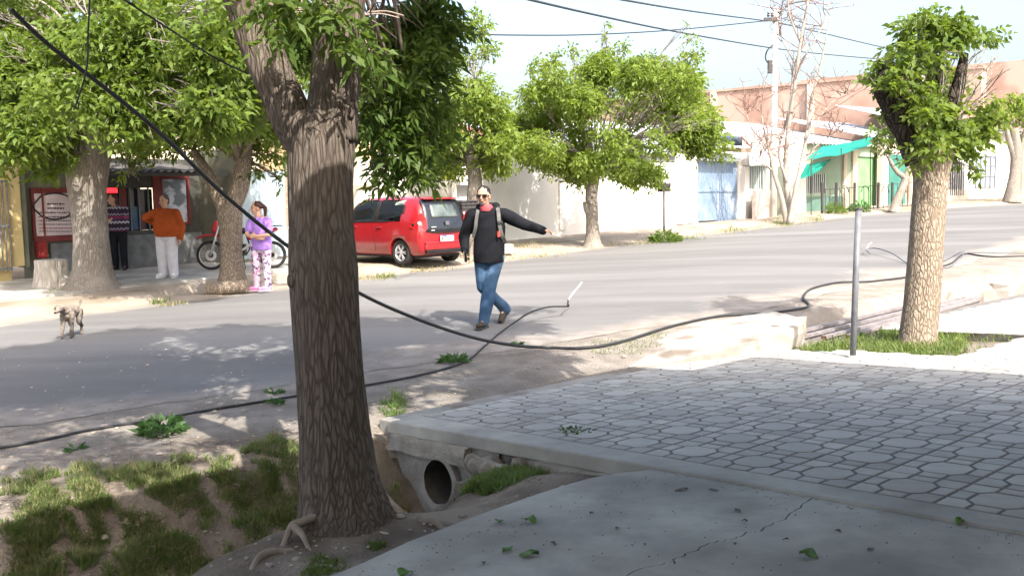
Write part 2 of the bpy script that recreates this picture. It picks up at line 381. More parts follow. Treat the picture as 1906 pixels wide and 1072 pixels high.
# far pavement slab in front of the shop
mb = MB(); fs = lambda x, y: far_z(x, y, U((x, y)))
poly = [UV(2, 16.6), UV(12.6, 16.55), UV(14.3, 16.75), UV(14.3, 20.2), UV(2, 20.2)]
mb.prism(poly, lambda x, y: street_z(U((x, y))) - .2, lambda x, y: street_z(U((x, y))) + .12)
tag(mb.build('far_pavement', conc_m), kind='structure')

# ------------------------------------------------------------------ near pavement: concrete apron in two cracked slabs, kerb strip, pavers
edge = [(600, 1072), (680, 1040), (760, 1003), (900, 950), (1000, 915), (1050, 899), (1105, 884), (1150, 876), (1195, 872)]
edge_ij = [ij(gp(*e)) for e in edge]
edge_ij = [(-.2, -14), (-.55, -9)] + edge_ij
crack_px = [(1515, 921), (1490, 940), (1462, 962), (1435, 972), (1392, 984), (1372, 994), (1330, 1004), (1300, 1018), (1268, 1031), (1258, 1044), (1200, 1050), (1120, 1090)]
crack = [ij(gp(*c)) for c in crack_px]
_f = random.Random(8)
for amp in (.05, .028, .016):
    c2 = [crack[0]]
    for a, b in zip(crack[:-1], crack[1:]): c2 += [((a[0] + b[0]) / 2 + _f.uniform(-amp, amp), (a[1] + b[1]) / 2 + _f.uniform(-amp, amp)), b]
    crack = c2; crack[0] = (crack[0][0], -.88); crack += [(crack[-1][0] - .3, -7.5), (2.5, -14.)]
def slab(poly, h0, h1): return MB().add([lat(i, j, h0) for i, j in poly] + [lat(i, j, h1) for i, j in poly],
    [tuple(range(len(poly) - 1, -1, -1)), tuple(range(len(poly), 2 * len(poly)))] + [(k, (k + 1) % len(poly), len(poly) + (k + 1) % len(poly), len(poly) + k) for k in range(len(poly))])
def ccw(p): return p if sum(p[k][0] * p[(k + 1) % len(p)][1] - p[(k + 1) % len(p)][0] * p[k][1] for k in range(len(p))) > 0 else p[::-1]
apron = tag(bpy.data.objects.new('concrete_apron', None), kind='structure'); COL.objects.link(apron); OFF[apron.name] = Vector((0, 0, 0))
g = .0055
left = edge_ij + [(edge_ij[-1][0] + .02, -.95)] + [(a - g * (1.2 + .6 * sin(9 * k)), b - g) for k, (a, b) in enumerate(crack)]
right = [(a + g * (1.2 + .6 * sin(5 * k)), b + g) for k, (a, b) in enumerate(crack)] + [(9.6, -14.), (9.6, -.8)]
def tri_slab(poly, name):
    poly = ccw(poly); bm = bmesh.new(); vs = [bm.verts.new(lat(i, j, -.012)) for i, j in poly]; f = bm.faces.new(vs)
    ex = bmesh.ops.extrude_face_region(bm, geom=[f]); 
    for e in ex['geom']:
        if isinstance(e, bmesh.types.BMVert): e.co -= PN * .12
    bmesh.ops.triangulate(bm, faces=bm.faces[:]); bmesh.ops.recalc_face_normals(bm, faces=bm.faces[:])
    me = bpy.data.meshes.new(name); bm.to_mesh(me); bm.free(); return link(name, me, conc_m, apron)
tri_slab(left, 'slab'); tri_slab(right, 'slab')
soilbed = slab(ccw([(-.3, -14), (9.6, -14), (9.6, -1.02), (-.6, -1.02), (-.7, -7)]), -.20, -.033).build('bedding', joint_m, apron)
kerb = slab([(-6.62, -1.16), (-1.0, -1.02), (9.6, -.86), (9.6, -.52), (-6.62, -.52)], -.095, .004)
tag(kerb.build('kerb_strip', conc_m, bevel=.012), kind='structure')
kerb = slab([(-6.95, -1.1), (-6.46, -1.1), (-6.46, 9.3), (-6.95, 9.3)], -.17, -.002)
tag(kerb.build('pavement_edge', pale_m, bevel=.012), kind='structure')

# pavers: every tile is an octagon, four edge blocks and four corner blocks
pave = tag(bpy.data.objects.new('paved_sidewalk', None), kind='structure'); COL.objects.link(pave); OFF[pave.name] = Vector((0, 0, 0))
slab([(-6.46, -.52), (9.6, -.52), (9.6, 30.), (-6.3, 30.), (-6.3, 14.9), (-1.8, 14.4), (-1.75, 10.3), (-4.6, 9.7), (-6.46, 9.3)], -.16, -.0042).build('bedding', joint_m, pave)
A_, B_, CH, GP = .5, .285, .125, .021               # tile half, octagon half, chamfer, half joint width
def piece_mesh(name, poly):
    ins = []; n = len(poly); c = (sum(p[0] for p in poly) / n, sum(p[1] for p in poly) / n)
    poly = ccw(poly)
    def shrink(d):
        out = []
        for k in range(n):
            p0, p1, p2 = Vector(poly[k - 1]), Vector(poly[k]), Vector(poly[(k + 1) % n]); a = (p1 - p0).normalized(); b = (p2 - p1).normalized()
            na, nb = Vector((-a.y, a.x)), Vector((-b.y, b.x)); s = na + nb; out.append(p1 + s * (d / (1 + na.dot(nb))))
        return out
    e = Vector(PI_).normalized(); f = Vector(PJ).normalized(); b0, b1 = shrink(GP), shrink(GP + .008)
    vs = [e * p.x * TILE + f * p.y * TILE - PN * .012 for p in b0] + [e * p.x * TILE + f * p.y * TILE - PN * .002 for p in b0] + [e * p.x * TILE + f * p.y * TILE for p in b1]
    fs = [tuple(range(2 * n, 3 * n))] + [(r * n + k, r * n + (k + 1) % n, (r + 1) * n + (k + 1) % n, (r + 1) * n + k) for r in (0, 1) for k in range(n)]
    me = bpy.data.meshes.new(name); me.from_pydata(vs, [], fs); me.update(); me.materials.append(paver_m); return me
oct_ = [(-B_ + CH, -B_), (B_ - CH, -B_), (B_, -B_ + CH), (B_, B_ - CH), (B_ - CH, B_), (-B_ + CH, B_), (-B_, B_ - CH), (-B_, -B_ + CH)]
PIECES = [('octagon', (0, 0), piece_mesh('paver_octagon', oct_))]
for q in range(4):
    c, s_ = round(cos(q * pi / 2)), round(sin(q * pi / 2)); R = lambda p: (p[0] * c - p[1] * s_, p[0] * s_ + p[1] * c)
    m1 = [(B_, -B_ + CH), (A_, -B_ + CH), (A_, B_ - CH), (B_, B_ - CH)]; PIECES.append(('edge', (0, 0), piece_mesh('paver_block', [R(p) for p in m1])))
    m2 = [(B_, B_ - CH), (A_, B_ - CH), (A_, A_), (B_ - CH, A_), (B_ - CH, B_)]; PIECES.append(('corner', (0, 0), piece_mesh('paver_corner', [R(p) for p in m2])))
cent = [Vector((sum(v.co.x for v in me.vertices), sum(v.co.y for v in me.vertices), sum(v.co.z for v in me.vertices))) / len(me.vertices) for _, _, me in PIECES]
rng = random.Random(4); todo = []
for j in range(0, 30):
    for i in range(-7, 9):
        o = lat(i, j)
        for k, (_, _, me) in enumerate(PIECES):
            c = o + cent[k]; ci, cj = ij(c)
            if ci < -6.42 or cj < -.5: continue
            if 9.75 < cj < 14.6 and -6.5 < ci < -1.78 and cj > 9.75 + (ci + 1.78) * -.0 and ci < -1.78 + 0 and (cj > 10.2 or ci < -4.4): continue
            if cj > 9.6 and ci < -5.75: continue
            q = c - EYE; X = CX + FPX * q.dot(RGT) / max(.1, q.dot(FWD)); Y = CY - FPX * q.dot(UPV) / max(.1, q.dot(FWD))
            vis = q.dot(FWD) > .5 and -40 < X < 1950 and Y < 1110
            if not vis and (ci > 6 or cj > 26): continue
            area = (FPX / max(.3, q.dot(FWD))) ** 2 * (1.6 if k == 0 else .6) * (1 if vis else .001) / max(1, q.dot(FWD))
            todo.append((area, k, o.copy()))
todo.sort(key=lambda t: -t[0])
rest = MB()
for n_, (a, k, o) in enumerate(todo):
    h = PN * rng.uniform(-.0012, .0012)
    tl = Matrix.Rotation(rng.uniform(-.006, .006), 4, PI_.normalized()) @ Matrix.Rotation(rng.uniform(-.006, .006), 4, PJ.normalized())
    if n_ < 300:
        ob = bpy.data.objects.new('paver', PIECES[k][2]); COL.objects.link(ob); ob.parent = pave
        ob.matrix_local = Matrix.Translation(o + h + cent[k]) @ tl @ Matrix.Translation(-cent[k]) 
    else:
        me = PIECES[k][2]; rest.add([cent[k] + (tl @ (v.co - cent[k])) + o + h for v in me.vertices], [tuple(p.vertices) for p in me.polygons])
tag(rest.build('paver_field', paver_m, pave), kind='stuff')

# ------------------------------------------------------------------ the porch roof over the photographer, whose shade lies on the pavement
sheet_m = mat('roof_sheet', (.46, .46, .45), (.55, .55, .54), scale=1.5, rough=.5, spec=.4)
plaster_m = mat('plaster', (.56, .54, .50), (.66, .64, .60), scale=1.2, rough=.9, bump=.2)
HR = 3.55
def flat(i, j, z): p = lat(i, j); return Vector((p.x, p.y, z))
porch = empty('porch_roof', flat(.3, 6, 0), 'corrugated porch roof on steel posts over the paved sidewalk', 'porch roof')
rp = [(.30, 6.25), (.30, 4.15), (.95, 4.15), (.95, -3.4), (1.75, -3.4), (1.75, -22), (9.8, -22), (9.8, 6.25)]
rp = [(.25, 3.55), (.25, -3.0), (.8, -3.0), (.8, -22), (9.8, -22), (9.8, 6.35), (1.75, 6.2), (1.75, 3.9)]
m_ = MB(); pl = ccw([tuple(flat(i, j, 0)[:2]) for i, j in rp]); m_.prism(pl, HR, HR + .06); m_.build('roof_sheet', sheet_m, porch)
for a, b in (((.45, 3.3), (.45, -3.0)), ((1.9, 5.9), (9.6, 6.0))): MB().bar(flat(*a, HR - .07), flat(*b, HR - .07), .08, .13).build('beam', sheet_m, porch)
for a in ((9.3, 5.9), (1.4, -21.6)):
    p = flat(*a, 0); MB().bar(p + Vector((0, 0, pav_z(p.x, p.y) - .1)), p + Vector((0, 0, HR - .14)), .08).build('post', sheet_m, porch)
mb = MB(); c = [flat(9.9, -24, 0), flat(10.7, -24, 0), flat(10.7, 9, 0), flat(9.9, 9, 0)]; mb.prism(ccw([tuple(p[:2]) for p in c]), -.6, 4.2)
tag(mb.build('house_wall', plaster_m, origin=flat(10.3, -8, 0)), 'pale plastered house wall at the back of the porch', 'wall')
# ================================================================== TREES
def bark_mat(name, dark, light, vs=(9, 9, 1.6), strength=1., dist=.03, patch=None):
    m = bpy.data.materials.new(name); m.use_nodes = True; n, l = m.node_tree.nodes, m.node_tree.links; b = n['Principled BSDF']
    b.inputs['Roughness'].default_value = .95; b.inputs['Specular IOR Level'].default_value = .1
    tc = n.new('ShaderNodeTexCoord'); mp = n.new('ShaderNodeMapping'); mp.inputs['Scale'].default_value = vs; l.new(tc.outputs['Object'], mp.inputs[0])
    dn = n.new('ShaderNodeTexNoise'); dn.inputs['Scale'].default_value = .55; dn.inputs['Detail'].default_value = 3; l.new(mp.outputs[0], dn.inputs['Vector'])
    ad = n.new('ShaderNodeMix'); ad.data_type = 'RGBA'; ad.blend_type = 'ADD'; ad.inputs[0].default_value = 1.0; l.new(mp.outputs[0], ad.inputs[6]); l.new(dn.outputs['Color'], ad.inputs[7])
    v = n.new('ShaderNodeTexVoronoi'); v.feature = 'DISTANCE_TO_EDGE'; v.inputs['Scale'].default_value = 2.2; l.new(ad.outputs[2], v.inputs['Vector'])
    r = n.new('ShaderNodeMapRange'); r.inputs[1].default_value = .0; r.inputs[2].default_value = .22; l.new(v.outputs[0], r.inputs[0])
    f = n.new('ShaderNodeTexNoise'); f.inputs['Scale'].default_value = 5; f.inputs['Detail'].default_value = 8; f.inputs['Roughness'].default_value = .7; l.new(mp.outputs[0], f.inputs['Vector'])
    ml = n.new('ShaderNodeMath'); ml.operation = 'MULTIPLY'; l.new(r.outputs[0], ml.inputs[0]); l.new(f.outputs['Fac'], ml.inputs[1])
    r2 = n.new('ShaderNodeMapRange'); r2.inputs[1].default_value = .05; r2.inputs[2].default_value = .62; l.new(ml.outputs[0], r2.inputs[0])
    mx = n.new('ShaderNodeMix'); mx.data_type = 'RGBA'; mx.inputs[6].default_value = rgb(dark); mx.inputs[7].default_value = rgb(light); l.new(r2.outputs[0], mx.inputs[0]); out = mx.outputs[2]
    if patch:
        t3 = n.new('ShaderNodeTexNoise'); t3.inputs['Scale'].default_value = 2.4; t3.inputs['Detail'].default_value = 4; l.new(tc.outputs['Object'], t3.inputs['Vector'])
        r3 = n.new('ShaderNodeMapRange'); r3.inputs[1].default_value = .52; r3.inputs[2].default_value = .66; l.new(t3.outputs['Fac'], r3.inputs[0])
        m3 = n.new('ShaderNodeMix'); m3.data_type = 'RGBA'; m3.inputs[7].default_value = rgb(patch); l.new(r3.outputs[0], m3.inputs[0]); l.new(out, m3.inputs[6]); out = m3.outputs[2]
    l.new(out, b.inputs['Base Color'])
    bp = n.new('ShaderNodeBump'); bp.inputs['Strength'].default_value = strength; bp.inputs['Distance'].default_value = dist; l.new(ml.outputs[0], bp.inputs['Height']); l.new(bp.outputs[0], b.inputs['Normal'])
    MATS[name] = m; return m
bark_big = bark_mat('bark_brown', (.088, .071, .057), (.205, .168, .138), (19, 19, 2.4), .65, .03, patch=(.125, .107, .09))
bark_tan = bark_mat('bark_tan', (.17, .132, .097), (.36, .305, .243), (16, 16, 4.5), .9, .02)
bark_grey = bark_mat('bark_grey', (.17, .15, .128), (.28, .25, .215), (11, 11, 2.0), .8, .02, patch=(.27, .24, .21))
bark_dark = bark_mat('bark_dark', (.035, .028, .024), (.11, .09, .075), (9, 9, 3), 1., .05)
bark_twig = mat('bark_twig', (.20, .155, .13), (.33, .27, .235), scale=9, rough=.9)
leaf_dark = leaf_mat('leaf_dark', (.065, .125, .026), (.15, .22, .048), .52)
leaf_mid = leaf_mat('leaf_mid', (.075, .135, .022), (.165, .225, .042), .5)
leaf_lime = leaf_mat('leaf_lime', (.125, .195, .028), (.215, .285, .06), .52)

def leaves(P, D, L, W, seed, fold=.18, droop=.3):
    """N leaflets: position P, direction D (N,3), length L, width W -> pointed oval blades of four faces' worth of verts"""
    g = np.random.default_rng(seed); N = len(P); D = D / np.linalg.norm(D, axis=1)[:, None]
    A = g.normal(size=(N, 3)); A[:, 2] += .9; S = np.cross(D, A); S /= np.linalg.norm(S, axis=1)[:, None] + 1e-9; Nn = np.cross(S, D)
    L = L[:, None]; W = W[:, None]; dz = np.zeros((N, 3)); dz[:, 2] = -1
    v0 = P; v1 = P + D * L * .42 + S * W * .5 + Nn * W * fold; v2 = P + D * L + dz * L * droop * .5; v3 = P + D * L * .42 - S * W * .5 + Nn * W * fold
    V_ = np.stack([v0, v1, v2, v3], 1).reshape(-1, 3); F = np.arange(4 * N).reshape(-1, 4); return V_, F
def crown_points(clumps, dens, seed, gap=.0, gf=3., shell=.5):
    g = np.random.default_rng(seed); f = sines(seed + 5, 9, gf * .5, gf * 1.6); out = []; wt = []
    for c, r in clumps:
        r = np.array(r if hasattr(r, '__len__') else (r, r, r)); n = int(dens * r[0] * r[1] * r[2] * 4.2) + 4
        d = g.normal(size=(n, 3)); d /= np.linalg.norm(d, axis=1)[:, None]; q = g.uniform(0, 1, n) ** (1 / 3 * (1 - shell) + .12)
        p = np.array(c) + d * (q * g.uniform(.72, 1.08, n))[:, None] * r; p = p[f(p) > gap]
        out.append(p)
    return np.concatenate(out)
def sprays(pts, seed, k=5, L=.11, W=.045, rach=.2, droop=.5, center=None):
    g = np.random.default_rng(seed); N = len(pts); d = g.normal(size=(N, 3)); d[:, 2] = d[:, 2] * .5 - droop
    if center is not None: o = pts - np.array(center); o /= np.linalg.norm(o, axis=1)[:, None] + 1e-6; d += o * .8
    d /= np.linalg.norm(d, axis=1)[:, None]; s = np.cross(d, g.normal(size=(N, 3))); s /= np.linalg.norm(s, axis=1)[:, None]
    P = []; D = []
    for q in range(k):
        t = (q // 2) / max(1, (k - 1) // 2 + .001); sd = 1 if q % 2 else -1
        if q == k - 1: P.append(pts + d * rach); D.append(d + g.normal(size=(N, 3)) * .12)
        else: P.append(pts + d * rach * (.25 + .7 * t)); D.append(d * .55 + s * sd * .85 + g.normal(size=(N, 3)) * .18)
    P = np.concatenate(P); D = np.concatenate(D); n = len(P)
    return leaves(P, D, L * g.uniform(.65, 1.25, n), W * g.uniform(.7, 1.25, n), seed + 1)
def crown_obj(parent, name, m, sets):
    Vs, Fs, k = [], [], 0
    for v, f in sets: Vs.append(v); Fs.append(f + k); k += len(v)
    V_ = np.concatenate(Vs) - np.array(OFF[parent.name]); return link(name, np_mesh(name, V_, np.concatenate(Fs)), m, parent)
def limbs(mb, start, targets, r0, rng, sub=5, tw=.9, r_end=.012, sag=0., mid=None):
    """curved limbs from a fork to clump centres with twigs inside the clumps"""
    for c, r in targets:
        c = Vector(c); r = r if hasattr(r, '__len__') else (r, r, r); s = Vector(start) if mid is None else Vector(mid(c)); L = (c - s).length
        a = s.lerp(c, .4) + Vector((rng.uniform(-.1, .1), rng.uniform(-.1, .1), rng.uniform(.02, .16))) * L
        b = s.lerp(c, .75) + Vector((rng.uniform(-.08, .08), rng.uniform(-.08, .08), rng.uniform(0, .08) - sag)) * L
        pts = spline([s, a, b, c], 5); mb.tube(pts, lerps([r0, r0 * .62, r0 * .4, r_end], len(pts)), 7)
        for _ in range(sub):
            k = rng.randint(len(pts) // 3, len(pts) - 1); p = pts[k]
            d = Vector((rng.gauss(0, 1), rng.gauss(0, 1), rng.gauss(.25, .7))).normalized(); e = c + Vector((d.x * r[0], d.y * r[1], d.z * r[2])) * rng.uniform(.6, tw)
            q = spline([p, p.lerp(e, .5) + Vector((0, 0, .08 * (e - p).length)), e], 3); mb.tube(q, lerps([max(r_end, r0 * .3), .004], len(q)), 5)
def trunk(mb, pts, rad, n=28, seed=1, ridges=9, amp=.06, flare=0., lobes=5, res=9):
    P = spline(pts, res); R = lerps(rad, len(P)); ph = [random.Random(seed + k).uniform(0, 6.28) for k in range(6)]; N = len(P)
    def wob(k, a):
        t = k / (N - 1); fl = flare * math.exp(-t * 9)
        return 1 + fl * (.6 + .8 * max(0, cos(lobes * a + ph[0]))) + amp * (.6 * sin(ridges * a + ph[1] + 1.2 * sin(t * 9 + a)) + .5 * sin((ridges * 2 + 1) * a + ph[2] + 2 * t) + .8 * mnoise.noise(Vector((cos(a) * 1.5, sin(a) * 1.5, t * 7 + seed))))
    mb.tube(P, R, n, wob=wob); return P

# ------------------------------------------------------------------ the big tree by the ditch
D0 = 5.15
def T0(px, py, d=D0): return at(px, py, d)
base = T0(640, 962, 5.05); bz = dirt_z(base.x, base.y)
big = empty('shade_tree', (base.x, base.y, bz), 'big brown-barked shade tree rooted on the ditch bank, trunk forking in two', 'tree')
mb = MB(); S_ = lambda w, d=D0: w / FPX * d / 2
P = trunk(mb, [T0(642, 1000), T0(640, 955), T0(632, 900), T0(622, 800), T0(614, 700), T0(607, 600), T0(602, 500), T0(598, 420), T0(598, 340), T0(600, 270), T0(606, 215)],
      [S_(w) for w in (185, 160, 142, 128, 122, 122, 124, 118, 118, 122, 104)], n=72, seed=3, ridges=13, amp=.045, flare=.16, lobes=5, res=10)
trunk(mb, [T0(570, 285), T0(545, 225), T0(512, 150), T0(478, 70), T0(440, -30, 5.1), T0(395, -160, 5.0), T0(330, -420, 4.8)], [S_(w) for w in (62, 78, 76, 72, 66, 60, 36)], n=40, seed=8, ridges=9, amp=.05)
trunk(mb, [T0(612, 260), T0(622, 170), T0(630, 80), T0(636, -10), T0(650, -160, 5.2), T0(690, -480, 5.4)], [S_(w) for w in (104, 92, 88, 84, 70, 40)], n=44, seed=12, ridges=9, amp=.05)
for px, py, r in ((560, 236, 20), (548, 522, 14), (650, 210, 10)): mb.ellipsoid(T0(px, py, D0 - .08), (S_(r * 2), S_(r * 2), S_(r * 2.6)), 14, 10)
mb.build('trunk', bark_big, big, smooth=True)
rng = random.Random(11)
root_m = mat('root_bark', (.20, .16, .125), (.30, .25, .20), scale=12, rough=.95, bump=.6, bscale=50)
def root(pts, r0, r1):
    pts = [p - Vector((0, 0, .012)) for p in pts]
    q = spline(pts, 6); MB().tube(q, lerps([r0 * .8, r0 * .6, r1 * .7], len(q)), 9, wob=lambda k, a: 1 + .10 * sin(2 * a + k * .4)).build('root', root_m, big, smooth=True)
def gd(px, py, up=.0, z0=-.05):                       # point on the bank under a picture point
    d = ray(px, py); t = 3.
    for _ in range(40):
        q = EYE + d * t; e = (q.z - dirt_z(q.x, q.y)) / (-d.z) * .7; t += e
        if abs(e) < .002: break
    q = EYE + d * t; return Vector((q.x, q.y, dirt_z(q.x, q.y) + up))
root([at(592, 955, 4.98), at(560, 968, 4.9), at(543, 975, 4.86), at(532, 1000, 4.82), at(521, 1032, 4.76)], .034, .022)
root([at(545, 975, 4.86), at(562, 990, 4.80), at(578, 1025, 4.72)], .028, .015)
root([gd(545, 1020, -.01), gd(505, 1030, .02), gd(478, 1046, .02), gd(450, 1085, -.03)], .032, .018)
root([gd(660, 960, .06), gd(685, 970, .06), gd(700, 985, -.02)], .05, .03)
root([gd(780, 965, .0), gd(810, 978, .03), gd(838, 985, -.03)], .03, .02)
root([gd(700, 935, .05), gd(770, 930, .03), gd(850, 925, -.02)], .04, .025)
# crown: what hangs into the picture, and the canopy above that dapples road and bank
hang = [(T0(740, 60, 6.2), .36), (T0(705, 160, 6.0), .3), (T0(765, 190, 6.4), .3), (T0(735, 275, 6.2), .26), (T0(690, 250, 5.9), .16), (T0(800, 35, 6.4), .26), (T0(770, 110, 6.3), .26),
        (T0(700, 330, 6.2), .13), (T0(775, 300, 6.5), .17), (T0(635, 45, 4.8), .13), (T0(690, 70, 4.9), .15), (T0(560, 40, 5.6), .24), (T0(600, 0, 4.7), .13), (T0(690, 20, 5.2), .25),
        (T0(520, 20, 4.6), .16), (T0(670, 120, 5.6), .14), (T0(800, 260, 6.5), .14)]
top = []; g = random.Random(5)
for k in range(66):
    a = g.uniform(0, 6.28); r = sqrt(g.uniform(0.02, 1)) * 3.2
    c = Vector((-1.0 + cos(a) * r * .95, 5.2 + sin(a) * r * .85, g.uniform(4.35, 6.4) - .09 * r * r)); 
    if c.z < 4.2: c.z = 4.2 + g.uniform(0, .4)
    w_ = c - Vector((-.9, 5.1, 2.3)); 
    if (w_ - SUN_DIR * w_.dot(SUN_DIR)).length < .85: continue
    top.append((c, g.uniform(.45, .75)))
for k in range(34):                                   # thinner boughs reaching over the road to the right
    c = Vector((g.uniform(.0, 2.5), g.uniform(6.3, 8.7), g.uniform(4.8, 6.0))); top.append((c, g.uniform(.3, .48)))
for (x, y, z, r) in ((-2.3, 4.7, 3.6, .4), (-2.7, 5.3, 3.5, .4), (-1.9, 5.9, 3.7, .4), (-3.0, 6.2, 3.7, .45), (-2.3, 6.9, 4.0, .5), (-3.3, 4.2, 3.5, .5), (-.2, 5.7, 3.9, .45), (.4, 6.2, 4.1, .4)): top.append((Vector((x, y, z)), r))
mb = MB(); fl, fr = T0(440, -30, 5.1), T0(650, -160, 5.2)
limbs(mb, fr, hang[:9] + hang[14:15], .022, rng, 5, r_end=.006, sag=-.02); limbs(mb, T0(632, 60), hang[9:], .014, rng, 4, r_end=.005)
limbs(mb, fl, top, .045, rng, 4, mid=lambda c: T0(330, -420, 4.8) if c.x < -1.3 else (T0(690, -480, 5.4) if c.x > -.3 or c.y > 5.6 else fl))
mb.build('branches', bark_twig, big, smooth=True)
hp = crown_points(hang, 1900, 21, -.1, 5.); tp = crown_points(top, 250, 22, -.12, 2.6)
crown_obj(big, 'crown', leaf_dark, [sprays(hp, 31, 7, .082, .027, .15, .75), sprays(tp, 32, 5, .17, .075, .22, .4)])

# ------------------------------------------------------------------ a generic street tree from picture-measured clumps
def street_tree(name, label, px_base, base, trunk_px, widths, clumps_px, leaf_m, bark, d, dens, L, W, seed, gap=-.2, fork=None, group=None, k=5, n=26, flare=.35, limb_r=.032, extra_trunks=(), ridges=7, limb_bark=None, gf=2.2, sub=6):
    t = empty(name, base, label, 'tree', group); mb = MB(); tr = []; g = random.Random(seed)
    sc = lambda w: w / FPX * d / 2
    pts = [Vector((base.x, base.y, base.z - .12))] + [at(x, y, d + (q[2] if len(q) > 2 else 0)) for q in trunk_px for x, y in [q[:2]]]
    trunk(mb, pts, [sc(w) for w in widths], n, seed, ridges, .05, flare)
    for tp_, w_ in extra_trunks: trunk(mb, [at(q[0], q[1], d + (q[2] if len(q) > 2 else 0)) for q in tp_], [sc(w) for w in w_], 16, seed + 3, 6, .05)
    mb.build('trunk', bark, t, smooth=True)
    cl = [(at(x, y, d + dd), (r / FPX * d, r / FPX * d * 1.15, r * .85 / FPX * d)) for x, y, r, dd in clumps_px]
    mb = MB(); limbs(mb, fork or pts[-1], cl, limb_r, g, sub, r_end=.01, mid=None); mb.build('branches', limb_bark or bark, t, smooth=True)
    p = crown_points(cl, dens, seed, gap, gf)
    crown_obj(t, 'crown', leaf_m, [sprays(p, seed + 2, k, L, W, L * 1.6, .35)]); return t
def cl_fill(x0, x1, y0, y1, n, r0, r1, d0, d1, seed, ok=lambda x, y: True):
    g = random.Random(seed); o = []
    while len(o) < n:
        x, y = g.uniform(x0, x1), g.uniform(y0, y1)
        if ok(x, y): o.append((x, y, g.uniform(r0, r1), g.uniform(d0, d1)))
    return o
# left: thick leaning trunk and forked pale trunk
bA = gs(172, 545, .03); bA.z = far_z(bA.x, bA.y, U(bA)); dA = depth(bA)
street_tree('street_tree', 'thick grey street tree with spreading pale roots beside the cut stump', None, bA, [(172, 530), (172, 490), (168, 420), (162, 350), (165, 290), (175, 225), (190, 150)], [118, 88, 66, 60, 64, 72, 76, 60, 40],
    cl_fill(-70, 340, -70, 275, 92, 34, 58, -2.0, 2.4, 1) + cl_fill(110, 430, 30, 235, 30, 40, 58, -4.2, -1.8, 15) + [(40, 280, 30, -.5), (110, 300, 26, -.9), (250, 290, 26, -.4), (70, 315, 22, -.8), (20, 250, 40, 0), (270, 270, 34, .3), (240, 330, 16, -.6), (10, 315, 20, .1), (95, 325, 15, -1)], leaf_mid, bark_grey, dA, 400, .125, .062, 41, -.55, flare=.3, limb_r=.04)
bB = gs(432, 537, .03); bB.z = far_z(bB.x, bB.y, U(bB)); dB = depth(bB)
street_tree('street_tree', 'pale forked street tree leaning over the parked red motorcycle', None, bB, [(432, 515), (430, 460), (428, 410), (424, 382)], [70, 52, 38, 40, 46, 44],
    cl_fill(290, 560, -60, 235, 62, 30, 52, -1.3, 2.2, 3) + cl_fill(420, 560, 40, 235, 16, 36, 54, -3.6, -1.4, 16) + [(500, 240, 36, 0), (470, 280, 28, .2), (515, 290, 24, 0), (510, 180, 40, .3), (380, 270, 26, .5), (355, 245, 24, .6), (330, 280, 20, .8), (520, 330, 16, .2), (480, 320, 14, .1)], leaf_mid, bark_tan, dB, 400, .12, .06, 43, -.55, flare=.4,
    fork=at(445, 300, dB), extra_trunks=[([(428, 395), (448, 340), (455, 280), (470, 220)], [34, 34, 28, 18]), ([(424, 395), (400, 350), (385, 320), (360, 280)], [34, 24, 20, 12])], limb_r=.04)
# dead bare stub limbs showing in the foliage of the pale tree
# middle: two lime trees
bC = gs(886, 470, .1); dC = depth(bC)
street_tree('lime_tree', 'slim lime-green street tree behind the red car and the waste basket', None, bC, [(884, 440), (880, 400), (884, 340), (878, 290)], [34, 30, 28, 26, 26, 24],
    cl_fill(800, 940, 180, 310, 22, 24, 42, -1, 1, 5) + [(860, 60, 30, 0), (890, 40, 26, 0), (850, 110, 30, .2), (905, 90, 24, 0), (840, 160, 34, 0), (890, 150, 26, 0), (915, 315, 18, -.2), (850, 310, 22, 0), (835, 260, 30, 0), (900, 270, 26, .3)], leaf_lime, bark_grey, dC, 300, .135, .06, 47, -.35, limb_r=.022, flare=.2)
bD = gs(1103, 456, .06); dD = depth(bD)
street_tree('lime_tree', 'round lime-green street tree before the long white wall', None, bD, [(1103, 440), (1102, 400), (1101, 360), (1106, 322)], [36, 27, 23, 22, 23, 22],
    cl_fill(940, 1335, 105, 325, 74, 26, 44, -1.8, 1.5, 8, lambda x, y: ((x - 1140) / 205) ** 2 + ((y - 220) / 112) ** 2 < 1) + [(1040, 300, 30, -.5), (1020, 310, 18, -.6), (1270, 200, 34, .2), (1300, 240, 26, 0), (1000, 180, 34, 0), (1010, 120, 22, 0), (1280, 110, 22, 0), (1240, 130, 26, 0), (1290, 70, 12, 0), (1130, 100, 16, 0), (960, 230, 34, 0), (1130, 70, 10, 0), (1160, 85, 14, 0), (1060, 95, 14, 0), (1030, 105, 16, 0), (1215, 110, 16, 0), (1285, 45, 9, 0), (1300, 95, 12, 0), (1125, 45, 7, 0), (985, 130, 16, 0), (1290, 180, 26, 0)], leaf_lime, bark_grey, dD, 290, .135, .06, 53, -.4, limb_r=.022, flare=.3)
MB().tube(spline([at(1100, 405, dD), at(1092, 392, dD - .1), at(1089, 376, dD - .1)], 4), lerps([.07, .07, .06], 9), 9).build('stub', bark_grey, bpy.data.objects['lime_tree.001'], smooth=True)

